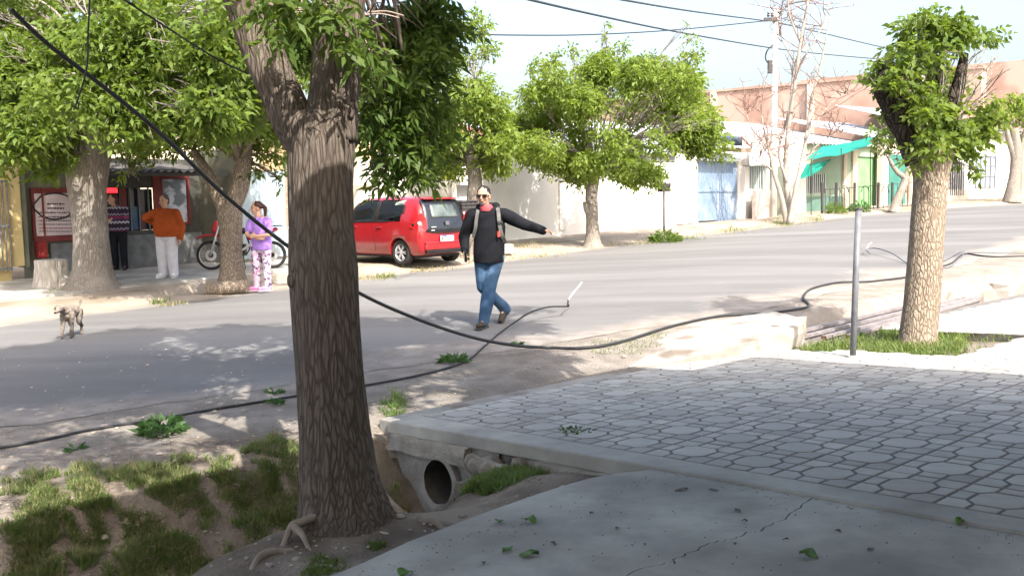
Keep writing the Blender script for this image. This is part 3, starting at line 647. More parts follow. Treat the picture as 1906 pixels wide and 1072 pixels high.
# right: pollarded tree standing in its grass square
bR = gp(1708, 632); dR = depth(bR)
tR = empty('pollard_tree', bR, 'pollarded tree with pale scaly trunk and burls in the grass square', 'tree')
mb = MB(); sc = lambda w, d=dR: w / FPX * d / 2
trunk(mb, [at(1708, 645, dR), at(1709, 625, dR), at(1716, 560, dR), at(1723, 470, dR), at(1729, 390, dR), at(1733, 330, dR), at(1732, 290, dR), at(1728, 262, dR)], [sc(w) for w in (74, 66, 62, 61, 60, 62, 80, 60)], 48, 5, 11, .035, .1)
mb.build('trunk', bark_tan, tR, smooth=True)
mb = MB(); trunk(mb, [at(1712, 300, dR), at(1690, 250, dR), at(1668, 205, dR), at(1652, 165, dR), at(1650, 130, dR)], [sc(w) for w in (50, 44, 46, 44, 26)], 20, 9, 5, .12)
for x, y, r in ((1650, 150, 19), (1662, 185, 20), (1640, 172, 14), (1672, 215, 18), (1685, 248, 20), (1655, 128, 14), (1705, 285, 20), (1690, 270, 16)):
    mb.ellipsoid(at(x, y, dR - .06), sc(r * 2) * Vector((1, 1, 1.1)), 10, 8)
trunk(mb, [at(1735, 285, dR), at(1765, 220, dR), at(1785, 150, dR), at(1795, 100, dR)], [sc(w) for w in (50, 30, 22, 14)], 14, 9, 5, .1)
trunk(mb, [at(1730, 280, dR), at(1745, 190, dR + .2), at(1740, 110, dR + .3)], [sc(w) for w in (40, 24, 12)], 14, 19, 5, .1)
mb.build('burl_limbs', bark_dark, tR, smooth=True)
cl = [(at(x, y, dR + dd), (r / FPX * dR,) * 3) for x, y, r, dd in
      cl_fill(1640, 1870, 30, 280, 44, 20, 36, -.6, .6, 21, lambda x, y: ((x - 1755) / 118) ** 2 + ((y - 155) / 128) ** 2 < 1) + [(1640, 290, 26, -.2), (1670, 300, 22, -.3), (1690, 310, 22, -.3), (1640, 255, 22, 0), (1630, 110, 16, 0), (1680, 60, 24, 0), (1720, 30, 24, 0), (1790, 70, 26, 0), (1800, 270, 26, -.1), (1830, 240, 24, 0), (1815, 320, 14, 0), (1850, 170, 22, 0), (1850, 110, 14, 0), (1780, 300, 20, .1), (1705, 90, 30, .2), (1760, 200, 34, -.3), (1620, 145, 12, 0)]]
mb = MB(); limbs(mb, at(1735, 285, dR), cl, .016, random.Random(3), 2, tw=.7, r_end=.004); mb.build('branches', bark_grey, tR, smooth=True)
p = crown_points(cl, 1500, 61, -.3, 4.); crown_obj(tR, 'crown', leaf_mid, [sprays(p, 62, 5, .092, .05, .13, .3)])

# bare multi-stemmed tree in front of the blue gate and green house
def bare_tree():
    b = gs(1462, 414, .06); d = depth(b); t = empty('bare_tree', b, 'nearly leafless multi-stemmed tree with pale trunks and reddish twigs', 'tree'); g = random.Random(9); mb = MB(); sc = lambda w: w / FPX * d / 2
    stems = [([(1470, 418), (1478, 370), (1490, 310), (1500, 260), (1510, 190), (1530, 110), (1545, 30)], (18, 15, 12, 10, 7, 5, 2)), ([(1464, 418), (1455, 370), (1440, 320), (1432, 280), (1420, 230), (1415, 190)], (16, 14, 11, 8, 5, 3)),
             ([(1466, 418), (1468, 380), (1462, 330), (1465, 260), (1478, 170), (1490, 80), (1510, -30)], (17, 15, 14, 12, 10, 8, 5)), ([(1465, 340), (1450, 280), (1470, 200), (1480, 120), (1520, 40)], (9, 8, 6, 5, 3)),
             ([(1500, 260), (1540, 200), (1580, 170)], (6, 4, 2)), ([(1490, 300), (1535, 260), (1570, 245)], (6, 4, 2)), ([(1432, 280), (1400, 240), (1385, 200)], (5, 4, 2)), ([(1440, 320), (1410, 290), (1395, 270)], (5, 3, 2)), ([(1490, 80), (1470, 30), (1465, -20)], (6, 5, 4)), ([(1495, 110), (1530, 50), (1545, -10)], (6, 4, 3)), ([(1480, 120), (1450, 60), (1455, 10)], (4, 3, 2))]
    tips = []; tw = MB()
    for k, (q, w) in enumerate(stems):
        P = spline([at(x, y, d + .25 * sin(k * 2 + y * .01)) for x, y in q], 6); R = lerps([sc(a * .68) for a in w], len(P)); mb.tube(P, R, 9 if k < 3 else 6)
        for _ in range(15 if k < 5 else 10):
            s = P[g.randint(len(P) // 3, len(P) - 1)]; e = s + Vector((g.gauss(0, .55), g.gauss(0, .4), g.uniform(.1, 1.15))); c = s.lerp(e, .5) + Vector((g.gauss(0, .1), 0, g.gauss(0, .1)))
            Q = spline([s, c, e], 3); tw.tube(Q, lerps([.018, .010], len(Q)), 4, cap=False)
            for _ in range(4):
                s2 = Q[g.randint(1, len(Q) - 1)]; e2 = s2 + Vector((g.gauss(0, .22), g.gauss(0, .2), g.uniform(-.05, .42))); tw.tube([s2, s2.lerp(e2, .5) + Vector((g.gauss(0, .04), 0, 0)), e2], [.011, .008, .005], 4, cap=False); tips.append(e2)
    mb.build('trunk', mat('bark_pale', (.20, .178, .152), (.29, .262, .228), scale=4, rough=.95), t, smooth=True); tw.build('twigs', mat('twig_red', (.15, .085, .07), (.23, .15, .125), scale=5), t)
    g2 = np.random.default_rng(4); P = np.array([tuple(p) for p in tips]); P = P[g2.uniform(size=len(P)) < .55]; P = np.concatenate([P, P + g2.normal(size=P.shape) * .06])
    crown_obj(t, 'buds', mat('bud', (.26, .20, .13), (.34, .30, .16), scale=3), [leaves(P, g2.normal(size=P.shape), g2.uniform(.04, .09, len(P)), g2.uniform(.02, .045, len(P)), 5)])['kind'] = 'stuff'
bare_tree()
# leaning brown tree by the iron fence, pale tree before the far white house, more crowns down the street
bL = gs(1664, 391, .1); dL = depth(bL)
street_tree('leaning_tree', 'small brown tree with leaning forked trunk behind the iron fence', None, bL, [(1668, 378), (1680, 350), (1688, 325), (1696, 300)], [22, 17, 14, 13, 11, 8], [(1700, 250, 30, 0), (1670, 255, 30, 0), (1650, 270, 24, 0), (1690, 220, 26, 0), (1640, 240, 20, 0)], leaf_mid, bark_grey, dL, 50, .2, .1, 71, -.2, extra_trunks=[([(1690, 335), (1668, 318), (1652, 290)], [11, 9, 6])], limb_r=.032, flare=.1)
bF = gs(1884, 374, .1); dF = depth(bF)
street_tree('far_tree', 'pale-trunked street tree beside the far white house', None, bF, [(1886, 350), (1890, 320), (1892, 280), (1888, 240)], [30, 24, 20, 19, 18, 14], [(1900, 200, 30, 0), (1870, 215, 24, 0), (1925, 190, 40, 0), (1880, 180, 24, .5), (1850, 200, 16, 0), (1910, 230, 26, 0), (1940, 240, 40, 0)], leaf_lime, bark_grey, dF, 40, .22, .1, 73, -.1, extra_trunks=[([(1890, 300), (1878, 260), (1868, 220)], [13, 10, 6]), ([(1890, 300), (1905, 260), (1915, 220)], [13, 10, 6])], limb_r=.032, flare=.2)
# ================================================================== BUILDINGS ON THE FAR SIDE
white_m = mat('whitewash', (.60, .575, .53), (.70, .675, .635), scale=.8, rough=.9, bump=.25, bscale=12, bdist=.01, c3=(.52, .45, .37), scale3=.35, cut3=(.56, .72))
cream_m = mat('cream_plaster', (.42, .36, .27), (.50, .44, .34), scale=.9, rough=.9, bump=.25, bscale=14)
ochre_m = mat('ochre_plaster', (.46, .36, .17), (.55, .44, .22), scale=1.3, rough=.9, bump=.2)
maroon_m = mat('maroon_paint', (.13, .022, .022), (.17, .035, .03), scale=3, rough=.6)
darkwall_m = mat('dark_wall', (.045, .045, .04), (.075, .075, .065), scale=2, rough=.8)
khaki_m = mat('khaki_plaster', (.12, .12, .09), (.17, .17, .125), scale=2, rough=.9)
stone_m = mat('stone_base', (.10, .105, .105), (.17, .175, .175), scale=5, rough=.9, bump=.6, bscale=16, bdist=.02)
brick_m = mat('salmon_brick', (.31, .19, .145), (.39, .26, .205), scale=1.1, rough=.95, bump=.4, bscale=22, c3=(.42, .31, .255), scale3=.5)
zinc_m = mat('zinc_sheet', (.52, .54, .56), (.60, .62, .64), scale=1.1, rough=.45, spec=.5, metallic=.3)
zincb_m = mat('blue_zinc', (.27, .34, .38), (.34, .41, .45), scale=1.4, rough=.5, spec=.5, metallic=.2)
blue_m = mat('blue_gate_paint', (.12, .175, .26), (.18, .24, .33), scale=1.6, rough=.6, c3=(.24, .30, .38), scale3=.7)
green_m = mat('pale_green_wall', (.23, .30, .21), (.30, .375, .275), scale=1.1, rough=.9)
gdoor_m = mat('green_door', (.13, .29, .12), (.19, .36, .17), scale=1.4, rough=.6)
teal_m = mat('shade_cloth', (.0, .15, .11), (.01, .21, .155), scale=4, rough=.8)
tealdoor_m = mat('teal_door', (.03, .13, .105), (.05, .18, .145), scale=2, rough=.6)
iron_m = mat('dark_iron', (.03, .03, .032), (.06, .052, .05), scale=20, rough=.6, spec=.4)
grey_iron = mat('grey_iron', (.12, .125, .135), (.18, .185, .195), scale=15, rough=.6, spec=.4)
wood_m = mat('weathered_wood', (.20, .15, .105), (.32, .25, .185), scale=4, rough=.9, stretch=(1, 1, 6))
pwood_m = mat('whitewashed_board', (.66, .62, .56), (.74, .71, .66), scale=3, rough=.9)
tile_m = mat('roof_tile', (.36, .13, .09), (.46, .20, .14), scale=3, rough=.85)
win_m = glass_mat('window_glass', (.05, .06, .07), .08, .75)
pane_m = mat('dark_pane', (.03, .037, .04), (.05, .058, .06), scale=1, rough=.12, spec=.6)
stonew_m = mat('beige_base', (.42, .38, .31), (.52, .48, .41), scale=3, rough=.95, bump=.4, bscale=12)

def wall_between(mb, a, b, h, th, z0=None):
    """vertical wall slab from base a to base b"""
    a, b = Vector(a), Vector(b); d = (b - a); d.z = 0; d.normalize(); n = Vector((-d.y, d.x, 0)) * th
    zb = min(a.z, b.z) - .35 if z0 is None else z0
    ha = h if hasattr(h, '__len__') else (h, h)
    vs = [(a.x, a.y, zb), (b.x, b.y, zb), (b.x + n.x, b.y + n.y, zb), (a.x + n.x, a.y + n.y, zb), (a.x, a.y, a.z + ha[0]), (b.x, b.y, b.z + ha[1]), (b.x + n.x, b.y + n.y, b.z + ha[1]), (a.x + n.x, a.y + n.y, a.z + ha[0])]
    return mb.add(vs, [(3, 2, 1, 0), (4, 5, 6, 7), (0, 1, 5, 4), (1, 2, 6, 5), (2, 3, 7, 6), (3, 0, 4, 7)])
class Face:
    """a facade line; point(px, py) gives the point of the facade plane seen in that picture place, out = metres in front of it"""
    def __init__(s, pxa, pxb, v, dz=.1, vb=None):
        s.a, s.b = gv(pxa, v, dz), gv(pxb, vb if vb is not None else v, dz); d = s.b - s.a; s.L = math.hypot(d.x, d.y); s.d = Vector((d.x, d.y, 0)) / s.L; s.n = Vector((s.d.y, -s.d.x, 0))   # n faces the street
    def pt(s, px, py, out=0.):
        r = ray(px, py); t = s.n.dot(s.a + s.n * out - EYE) / s.n.dot(r); return EYE + r * t
    def base(s, px, out=0.):
        p = s.pt(px, 400, out); t = (p - s.a).dot(s.d) / s.L; return Vector((p.x, p.y, s.a.z + (s.b.z - s.a.z) * t))
    def rect(s, x0, x1, y0, y1, out0, out1):           # box covering a picture rectangle: level top and bottom taken at its middle
        xm = (x0 + x1) / 2; p0, p1 = s.pt(x0, 400, 0), s.pt(x1, 400, 0); z1, z0 = s.pt(xm, y0).z, s.pt(xm, y1).z
        q = [p0 + s.n * out0, p1 + s.n * out0, p1 + s.n * out1, p0 + s.n * out1]; return ccw([(p.x, p.y) for p in q]), z0, z1
    def block(s, mb, x0, x1, y0, y1, out0, out1): pl, z0, z1 = s.rect(x0, x1, y0, y1, out0, out1); return mb.prism(pl, z0, z1)
def B(f, x0, x1, y0, y1, o0, o1): return f.block(MB(), x0, x1, y0, y1, o0, o1)
def corr(f, x0, x1, y0, y1, out, pitch=.09, amp=.012):  # corrugated upright sheet
    p0, p1 = f.pt(x0, 400, out), f.pt(x1, 400, out); xm = (x0 + x1) / 2; z1, z0 = f.pt(xm, y0).z, f.pt(xm, y1).z; L = math.hypot(p1.x - p0.x, p1.y - p0.y); n = int(L / pitch * 6); mb = MB(); vs = []
    for k in range(n + 1):
        t = k / n; q = p0.lerp(p1, t) + f.n * (amp * sin(t * L / pitch * 2 * pi)); vs += [(q.x, q.y, z0), (q.x, q.y, z1)]
    mb.add(vs, [(2 * k, 2 * k + 2, 2 * k + 3, 2 * k + 1) for k in range(n)])
    vs = [(v[0] - f.n.x * .004, v[1] - f.n.y * .004, v[2]) for v in vs]; mb.add(vs, [(2 * k + 1, 2 * k + 3, 2 * k + 2, 2 * k) for k in range(n)]); return mb
def roof_plane(a, b, back, z_e, z_r, over=.25, pitch=.18, amp=.022):
    """corrugated roof from eave line a-b rising to the back"""
    a, b = Vector(a), Vector(b); d = b - a; d.z = 0; L = d.length; d /= L; n = Vector((-d.y, d.x, 0)); N = max(8, int(L / pitch * 4)); vs = []
    for k in range(N + 1):
        t = k / N; w = amp * sin(t * L / pitch * 2 * pi); p = a.lerp(b, t)
        for q, z in ((-over, z_e - over * (z_r - z_e) / back), (back, z_r)): vs.append((p.x + n.x * q, p.y + n.y * q, z + w + (p.z - a.z) * .0))
    m = MB().add(vs, [(2 * k, 2 * k + 2, 2 * k + 3, 2 * k + 1) for k in range(N)])
    return m.add([(v[0], v[1], v[2] - .012) for v in vs], [(2 * k + 1, 2 * k + 3, 2 * k + 2, 2 * k) for k in range(N)])

# ------------------------------------------------------------------ the corner shop
FS = Face(20, 372, 20.3, .12); sc_ = lambda f, px: FPX / depth(f.base(px))
shop = empty('corner_shop', FS.base(200), 'dark corner shop with maroon trim, grilled windows and corrugated awning', 'shop')
hS = 3.15; mb = MB(); a, b = FS.base(48), FS.base(372)
wall_between(mb, a, FS.base(190), (hS, hS), .25); mb.build('wall', khaki_m, shop)
mb = MB(); FS.block(mb, 190, 298, 322, 350, -.25, 0); FS.block(mb, 190, 298, 430, 500, -.25, 0); FS.block(mb, 298, 304, 322, 500, -.25, .0); FS.block(mb, 352, 372, 300, 500, -.25, .0); FS.block(mb, 304, 352, 300, 334, -.25, 0); FS.block(mb, 304, 352, 415, 500, -.25, 0); FS.block(mb, 190, 372, 296, 322, -.25, -.02); mb.build('wall', darkwall_m, shop)
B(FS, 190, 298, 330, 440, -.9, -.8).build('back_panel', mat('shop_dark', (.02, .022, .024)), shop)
mb = MB(); [FS.block(mb, x, x + 26, 352, 428, -.14, -.12) for x in (196, 230, 264)]; mb.build('window_pane', pane_m, shop)
for x in (193, 212, 228, 246, 262, 280, 294): B(FS, x - 1, x + 1.2, 350, 430, -.08, -.04).build('window_bar', grey_iron, shop)
B(FS, 240, 262, 385, 428, -.11, -.09).build('poster', mat('blue_poster', (.05, .10, .16), (.10, .16, .22), scale=3), shop)
B(FS, 228, 238, 340, 430, -.06, -.02).build('maroon_post', maroon_m, shop)
B(FS, 190, 372, 436, 500, .0, .05).build('stone_base', stone_m, shop); B(FS, 88, 150, 452, 500, .0, .05).build('stone_base', stone_m, shop)
B(FS, 286, 300, 322, 436, .0, .04).build('trim', maroon_m, shop)
# white panel/window at right of the door, leaf reflections painted into its colour
B(FS, 303, 351, 333, 415, -.06, -.03).build('shop_window', mat('leaf_reflection_pane', (.50, .53, .58), (.16, .18, .2), scale=2.6, rough=.25, contrast=(.48, .56)), shop)
for x0, x1, y0, y1 in ((301, 304, 330, 418), (350, 354, 330, 418), (301, 354, 328, 333), (301, 354, 414, 418)): B(FS, x0, x1, y0, y1, -.03, .03).build('window_frame', maroon_m, shop)
# price board with maroon frame
B(FS, 58, 146, 350, 448, .0, .06).build('board_frame', maroon_m, shop)
brd = B(FS, 63, 143, 360, 438, .06, .075).build('price_board', mat('board_white', (.46, .37, .37), (.54, .46, .46), scale=3, rough=.6), shop)
ink = mat('sign_ink', (.04, .035, .04)); inkr = mat('sign_ink_red', (.22, .03, .04))
mb = MB(); c0 = FS.pt(102, 384, .08); ring = [c0 + FS.d * (cos(k * pi / 12) * .42 * (1 + .06 * cos(6 * k * pi / 12))) + Vector((0, 0, sin(k * pi / 12) * .27)) for k in range(25)]
mb.tube(ring, .018, 4); mb.build('board_emblem', ink, shop)
rg = random.Random(2)
for y, hgt in ((380, 3), (388, 3), (396, 2.5), (404, 2.5), (411, 2), (418, 2), (425, 2), (431, 2)):      # rows of lettering, unreadable in the photo
    x = 86 if y < 392 else 68; mb = MB(); xe = 118 if y < 392 else 140
    while x < xe: w = rg.uniform(1.5, 4.5); FS.block(mb, x, min(x + w, xe), y - hgt / 2, y + hgt / 2 * rg.uniform(.4, 1), .076, .08); x += w + rg.uniform(.8, 1.6)
    mb.build('lettering', inkr if y == 425 else ink, shop)
B(FS, 60, 146, 440, 449, .06, .09).build('board_rail', maroon_m, shop); B(FS, 60, 76, 450, 480, .0, .2).build('red_crate', mat('red_plastic', (.20, .02, .018)), shop)
B(FS, 76, 79, 350, 500, .07, .10).build('post', maroon_m, shop)
# awning
aw = roof_plane(FS.base(150, 1.15), FS.base(392, 1.15), 1.4, FS.pt(320, 318, 1.15).z, FS.pt(320, 318, 1.15).z + .22, .1); aw.build('awning', mat('awning_sheet', (.09, .085, .08), (.14, .13, .125), scale=3, rough=.6), shop)
B(FS, 160, 392, 318, 330, 1.05, 1.12).build('awning_beam', darkwall_m, shop)
roof_plane(FS.base(40), FS.base(380), 5, FS.base(100).z + hS + .05, FS.base(100).z + hS + .7, .1).build('roof', zinc_m, shop)
neon = empty('neon_sign', FS.pt(207, 356, -.03), 'small red and blue glowing window sign of the shop', 'sign')
for k, xx in enumerate((195, 200, 205, 210, 215, 220)): B(FS, xx - 1.9, xx + 1.6, 350 - (k % 3 == 2), 359, -.035, -.015).build('red_letter', emit_mat('neon_red%d' % k, (1, .02, .03), .9), neon)
for k, xx in enumerate((203, 208, 213)): B(FS, xx - 1.5, xx + 1.5, 344, 348, -.035, -.02).build('blue_letter', emit_mat('neon_blue%d' % k, (.04, .03, .7), .35), neon)
B(FS, 190, 224, 342, 361, -.05, -.036).build('backing', darkwall_m, neon)

# ochre gate pillar and iron gate at the left edge
FG = Face(-60, 60, 20.0, .12)
g1 = empty('ochre_house', FG.base(20), 'ochre plastered house wall beside the corner shop', 'house'); mb = MB(); FG.block(mb, 14, 40, 300, 496, -.3, .0); mb.build('pillar', ochre_m, g1)
mb = MB(); wall_between(mb, FG.base(-160, -.1), FG.base(14, -.1), 3., .25); mb.build('wall', ochre_m, g1)
B(FG, 40, 52, 310, 498, -.3, -.05).build('side_wall', khaki_m, g1)
gt = empty('iron_gate', FG.base(0), 'dark iron bar gate at the ochre house', 'gate')
for x in range(-60, 13, 8): B(FG, x, x + 2, 335, 505, .05, .08).build('bar', grey_iron, gt)
for y in (336, 420, 500): B(FG, -62, 14, y, y + 4, .04, .09).build('rail', grey_iron, gt)

# corrugated sheet fence right of the shop
FC = Face(440, 640, 18.9, .12); fc = empty('sheet_fence', FC.base(500), 'bluish corrugated sheet fence beside the shop', 'fence')
corr(FC, 445, 532, 318, 480, .0).build('sheet', zincb_m, fc); 
for x in (444, 533): B(FC, x - 3, x + 6, 315, 484, -.12, -.02).build('post', wood_m, fc)
mb = MB(); wall_between(mb, FS.base(372), FC.base(446), 2.6, .2); tag(mb.build('boundary_wall', khaki_m, origin=FS.base(400)), 'khaki rendered side wall between shop and sheet fence', 'wall')
mb = MB(); wall_between(mb, FC.base(541), FC.base(668), 2.5, .2); tag(mb.build('boundary_wall', mat('mossy_wall', (.20, .22, .14), (.30, .31, .22), scale=2, rough=.95), origin=FC.base(560)), 'greenish old wall ending the sheet fence', 'wall')

# ------------------------------------------------------------------ long whitewashed wall and house behind it
FW = Face(655, 1300, 18.6, .1, vb=17.3)
ww = empty('white_wall', FW.base(1000), 'long whitewashed boundary wall behind the street trees', 'wall')
mb = MB(); wall_between(mb, FW.base(668), FW.base(1040), 2.35, .2); mb.build('wall', white_m, ww)
mb = MB(); wall_between(mb, FW.base(1040), FW.base(1300), 2.15, .16); mb.build('wall', white_m, ww)
for k, x in enumerate((1147, 1177, 1196, 1213, 1232, 1262)): B(FW, x, x + 1.1, 348 if k < 3 else 360, 423, .0, .012).build('batten', wood_m, ww)
for x0, x1 in ((1040, 1052), (1260, 1268)): B(FW, x0, x1, 300, 428, .0, .05).build('pier', white_m, ww)
hw = empty('white_house', FW.base(830, -1.), 'white house with tall gate piers behind the red car', 'house')
mb = MB(); wall_between(mb, FW.base(690, -3.), FW.base(960, -3.), 3.2, .2); mb.build('wall', white_m, hw)
roof_plane(FW.base(680, -3.), FW.base(965, -3.), 4, FW.base(800).z + 3.2, FW.base(800).z + 4.1, .4).build('roof', tile_m, hw)
B(FW, 845, 872, 336, 345, .02, .3).build('lintel', white_m, hw); B(FW, 842, 876, 345, 440, .0, .02).build('gate_panel', mat('pale_gate', (.52, .55, .58), (.6, .62, .64), scale=2), hw)
for x in (835, 876): B(FW, x, x + 9, 300, 450, .0, .15).build('pier', white_m, hw)
oh = empty('ochre_annex', FW.base(690, -1.), 'orange plastered house corner above the white wall', 'house')
mb = MB(); wall_between(mb, FW.base(600, -1.5), FW.base(706, -1.5), 3.0, 3.); mb.build('wall', mat('orange_plaster', (.62, .42, .22), (.68, .5, .3), scale=1), oh)
B(FW, 650, 695, 345, 352, .0, .05).build('brick_band', brick_m, oh)
MB().lathe([(.0, -.15), (.2, -.12), (.27, 0), (.2, .12), (.0, .15)], FW.pt(732, 362, -.3), n=14).build('finial', white_m, oh, smooth=True)

# low white building with sheet roof running right
FH = Face(1290, 1440, 17.2, .1)
gar = empty('blue_gate_house', FH.base(1335), 'small white garage with blue sheet-metal double gate', 'garage')
mb = MB(); FH.block(mb, 1268, 1299, 285, 416, -.25, 0); FH.block(mb, 1374, 1392, 272, 414, -.25, 0); FH.block(mb, 1299, 1374, 285, 300, -.25, 0); mb.build('wall', white_m, gar)
B(FH, 1299, 1374, 287, 300, .0, .03).build('lintel', mat('pale_blue', (.50, .56, .64), (.56, .62, .70), scale=2), gar)
for x0, x1 in ((1300, 1336), (1337, 1372.5)):
    lf = corr(FH, x0, x1, 301, 412, -.06, pitch=.16, amp=.006).build('gate_leaf', blue_m, gar)
    for y in (302, 355, 408): B(FH, x0 + .5, x1 - .5, y, y + 2.4, -.045, -.025).build('gate_rail', blue_m, lf)
roof_plane(FH.base(1318, .55), FH.base(1384, .55), 1.2, FH.pt(1345, 273, .5).z, FH.pt(1345, 262, .5).z, .15).build('eave', zinc_m, gar); B(FH, 1322, 1380, 275, 284, .35, .42).build('eave_board', wood_m, gar)
low = empty('low_house', FH.base(1410), 'low white house with barred window, awning and brick base', 'house')
FL = Face(1385, 1500, 17.0, .1)
mb = MB(); FL.block(mb, 1392, 1500, 250, 310, -.25, 0); FL.block(mb, 1430, 1500, 310, 412, -.25, 0); FL.block(mb, 1386, 1394, 310, 412, -.25, 0); FL.block(mb, 1394, 1430, 352, 412, -.25, 0); mb.build('wall', white_m, low)
B(FL, 1394, 1430, 308, 353, -.2, -.15).build('window_pane', mat('green_pane', (.16, .21, .19), (.28, .33, .31), scale=3, rough=.2), low)
for k in range(9): x = 1395.5 + k * 4.1; B(FL, x, x + .9, 309, 352, -.05, -.03).build('window_bar', mat('pale_iron', (.45, .47, .47)), low)
mb = MB(); p = [FL.pt(1393, 284, 0), FL.pt(1432, 280, 0), FL.pt(1432, 304, .75), FL.pt(1396, 308, .75)]; mb.add(p + [q - Vector((0, 0, .03)) for q in p], [(0, 1, 2, 3), (7, 6, 5, 4), (0, 4, 5, 1), (1, 5, 6, 2), (2, 6, 7, 3), (3, 7, 4, 0)]); mb.build('awning', zinc_m, low)
lowb = B(FL, 1384, 1424, 355, 408, .35, .5).build('front_wall', mat('brick_plaster', (.38, .31, .27), (.48, .40, .35), scale=3, c3=(.42, .24, .20), scale3=1.2), low)
B(FL, 1446, 1466, 310, 408, .0, .03).build('door', mat('dark_door', (.10, .11, .085), (.15, .16, .12), scale=2), low)
# zinc roofs seen as a bright band over the walls
FR = Face(880, 1660, 21.0, .1, vb=18.2)
zr = empty('sheet_roof_house', FR.base(1200), 'long low white house with bright sheet roof behind the wall', 'house')
mb = MB(); wall_between(mb, FR.base(930), FR.base(1290), 2.6, .2); mb.build('wall', white_m, zr); mb = MB(); wall_between(mb, FR.base(1290, -.6), FR.base(1500, -.6), 2.9, .2); mb.build('wall', white_m, zr)
zz = FR.pt(1300, 288).z; roof_plane(FR.base(920), FR.base(1660), 8, zz, zz + 2.0, .3, pitch=.3, amp=.03).build('roof', zinc_m, zr)

# ------------------------------------------------------------------ pale green house with teal shade cloth
FGn = Face(1480, 1690, 17.3, .1, vb=16.4); gh = empty('green_house', FGn.base(1560), 'pale green house with barred window, green garage door and low base', 'house')
mb = MB(); FGn.block(mb, 1484, 1500, 268, 404, -.25, 0); FGn.block(mb, 1500, 1536, 268, 324, -.25, 0); FGn.block(mb, 1500, 1536, 360, 404, -.25, 0); FGn.block(mb, 1536, 1586, 268, 402, -.25, 0); FGn.block(mb, 1586, 1636, 268, 292, -.25, 0); FGn.block(mb, 1630, 1640, 292, 398, -.25, 0); mb.build('wall', green_m, gh)
B(FGn, 1498, 1538, 322, 362, -.22, -.18).build('window_pane', pane_m, gh)
for k in range(10): x = 1501 + k * 3.7; B(FGn, x, x + .8, 323, 361, .0, .02).build('window_bar', mat('white_iron', (.6, .62, .6)), gh)
B(FGn, 1566, 1572, 272, 402, .0, .1).build('pilaster', cream_m, gh); B(FGn, 1582, 1590, 272, 400, .0, .12).build('pilaster', cream_m, gh)
corr(FGn, 1590, 1631, 293, 388, -.08, pitch=.2, amp=.008).build('garage_door', gdoor_m, gh); B(FGn, 1586, 1634, 280, 292, -.1, -.02).build('door_lintel', wood_m, gh)
B(FGn, 1484, 1566, 366, 404, .0, .06).build('base_panel', mat('dark_green_base', (.07, .14, .11), (.12, .2, .16), scale=2), gh)
mb = MB(); wall_between(mb, FGn.base(1480), FGn.base(1484), 3, 5); wall_between(mb, FGn.base(1638), FGn.base(1640), 3, 5)
zr2 = FGn.pt(1560, 268).z; roof_plane(FGn.base(1478), FGn.base(1645), 7, zr2, zr2 + 1.5, .25, pitch=.3, amp=.03).build('roof', zinc_m, gh)
# the cloth: a sagging sheet from the wall head out to a front rail, with a hanging torn tail
cl = empty('shade_cloth', FGn.base(1560, 1.2), 'torn teal shade cloth stretched before the green house', 'awning')
def cloth(c, nu=16, nv=8, sag=.12, seed=1):
    mb = MB(); vs = []
    for a in range(nu + 1):
        for b_ in range(nv + 1):
            s, t = a / nu, b_ / nv; p = c[0].lerp(c[1], s).lerp(c[3].lerp(c[2], s), t); p = p + Vector((0, 0, -sag * sin(pi * s) * (.4 + .6 * t) + .05 * nz(s * 5, t * 4, 1., seed))) + FGn.n * (.08 * nz(s * 6, t * 3, 1., seed + 4)); vs.append(p)
    k = nv + 1; fs = [(a * k + b_, (a + 1) * k + b_, (a + 1) * k + b_ + 1, a * k + b_ + 1) for a in range(nu) for b_ in range(nv)]; n = len(vs)
    return mb.add(vs + [v - Vector((0, 0, .006)) for v in vs], fs + [tuple(n + i for i in f[::-1]) for f in fs])
cloth([FGn.pt(1532, 272, .2), FGn.pt(1624, 254, .2), FGn.pt(1622, 268, 1.8), FGn.pt(1500, 296, 1.8)], sag=.15).build('cloth_sheet', teal_m, cl, smooth=True)
cloth([FGn.pt(1546, 296, 1.3), FGn.pt(1500, 306, 1.7), FGn.pt(1488, 333, 1.8), FGn.pt(1534, 310, 1.4)], 10, 6, .1, 7).build('cloth_tail', teal_m, cl, smooth=True)
for x in (1510, 1566, 1620): q = FGn.base(x, 1.8); MB().tube([q - Vector((0, 0, .2)), FGn.pt(x, 276 if x > 1530 else 296, 1.8)], .022, 6).build('pole', iron_m, cl)
# iron fence with scrolls in front
FF = Face(1525, 1720, 15.9, .1, vb=14.6); fe = empty('iron_fence', FF.base(1600), 'low black iron fence with arched scrolls before the green house', 'fence')
for x in (1530, 1556, 1590, 1634, 1660, 1700): B(FF, x - 1.4, x + 1.4, 340, 402, -.03, .03).build('post', iron_m, fe)
for y0, y1 in ((352, 344), (392, 386)):
    MB().bar(FF.pt(1530, y0 + 2), FF.pt(1700, y1 - 4), .03).build('rail', iron_m, fe)
for k, x in enumerate(range(1536, 1698, 9)): yb = 394 - (x - 1530) * .05; MB().tube([FF.pt(x, yb), FF.pt(x, 351 - (x - 1530) * .05)], .017, 5).build('bar', iron_m, fe)
for x in (1572, 1610, 1648, 1680):
    c = FF.pt(x, 362); R_ = .36; mb = MB(); mb.tube([c + FF.d * (R_ * cos(t)) + Vector((0, 0, R_ * sin(t))) for t in np.linspace(.2, 2.9, 11)], .02, 5); mb.build('scroll', iron_m, fe)
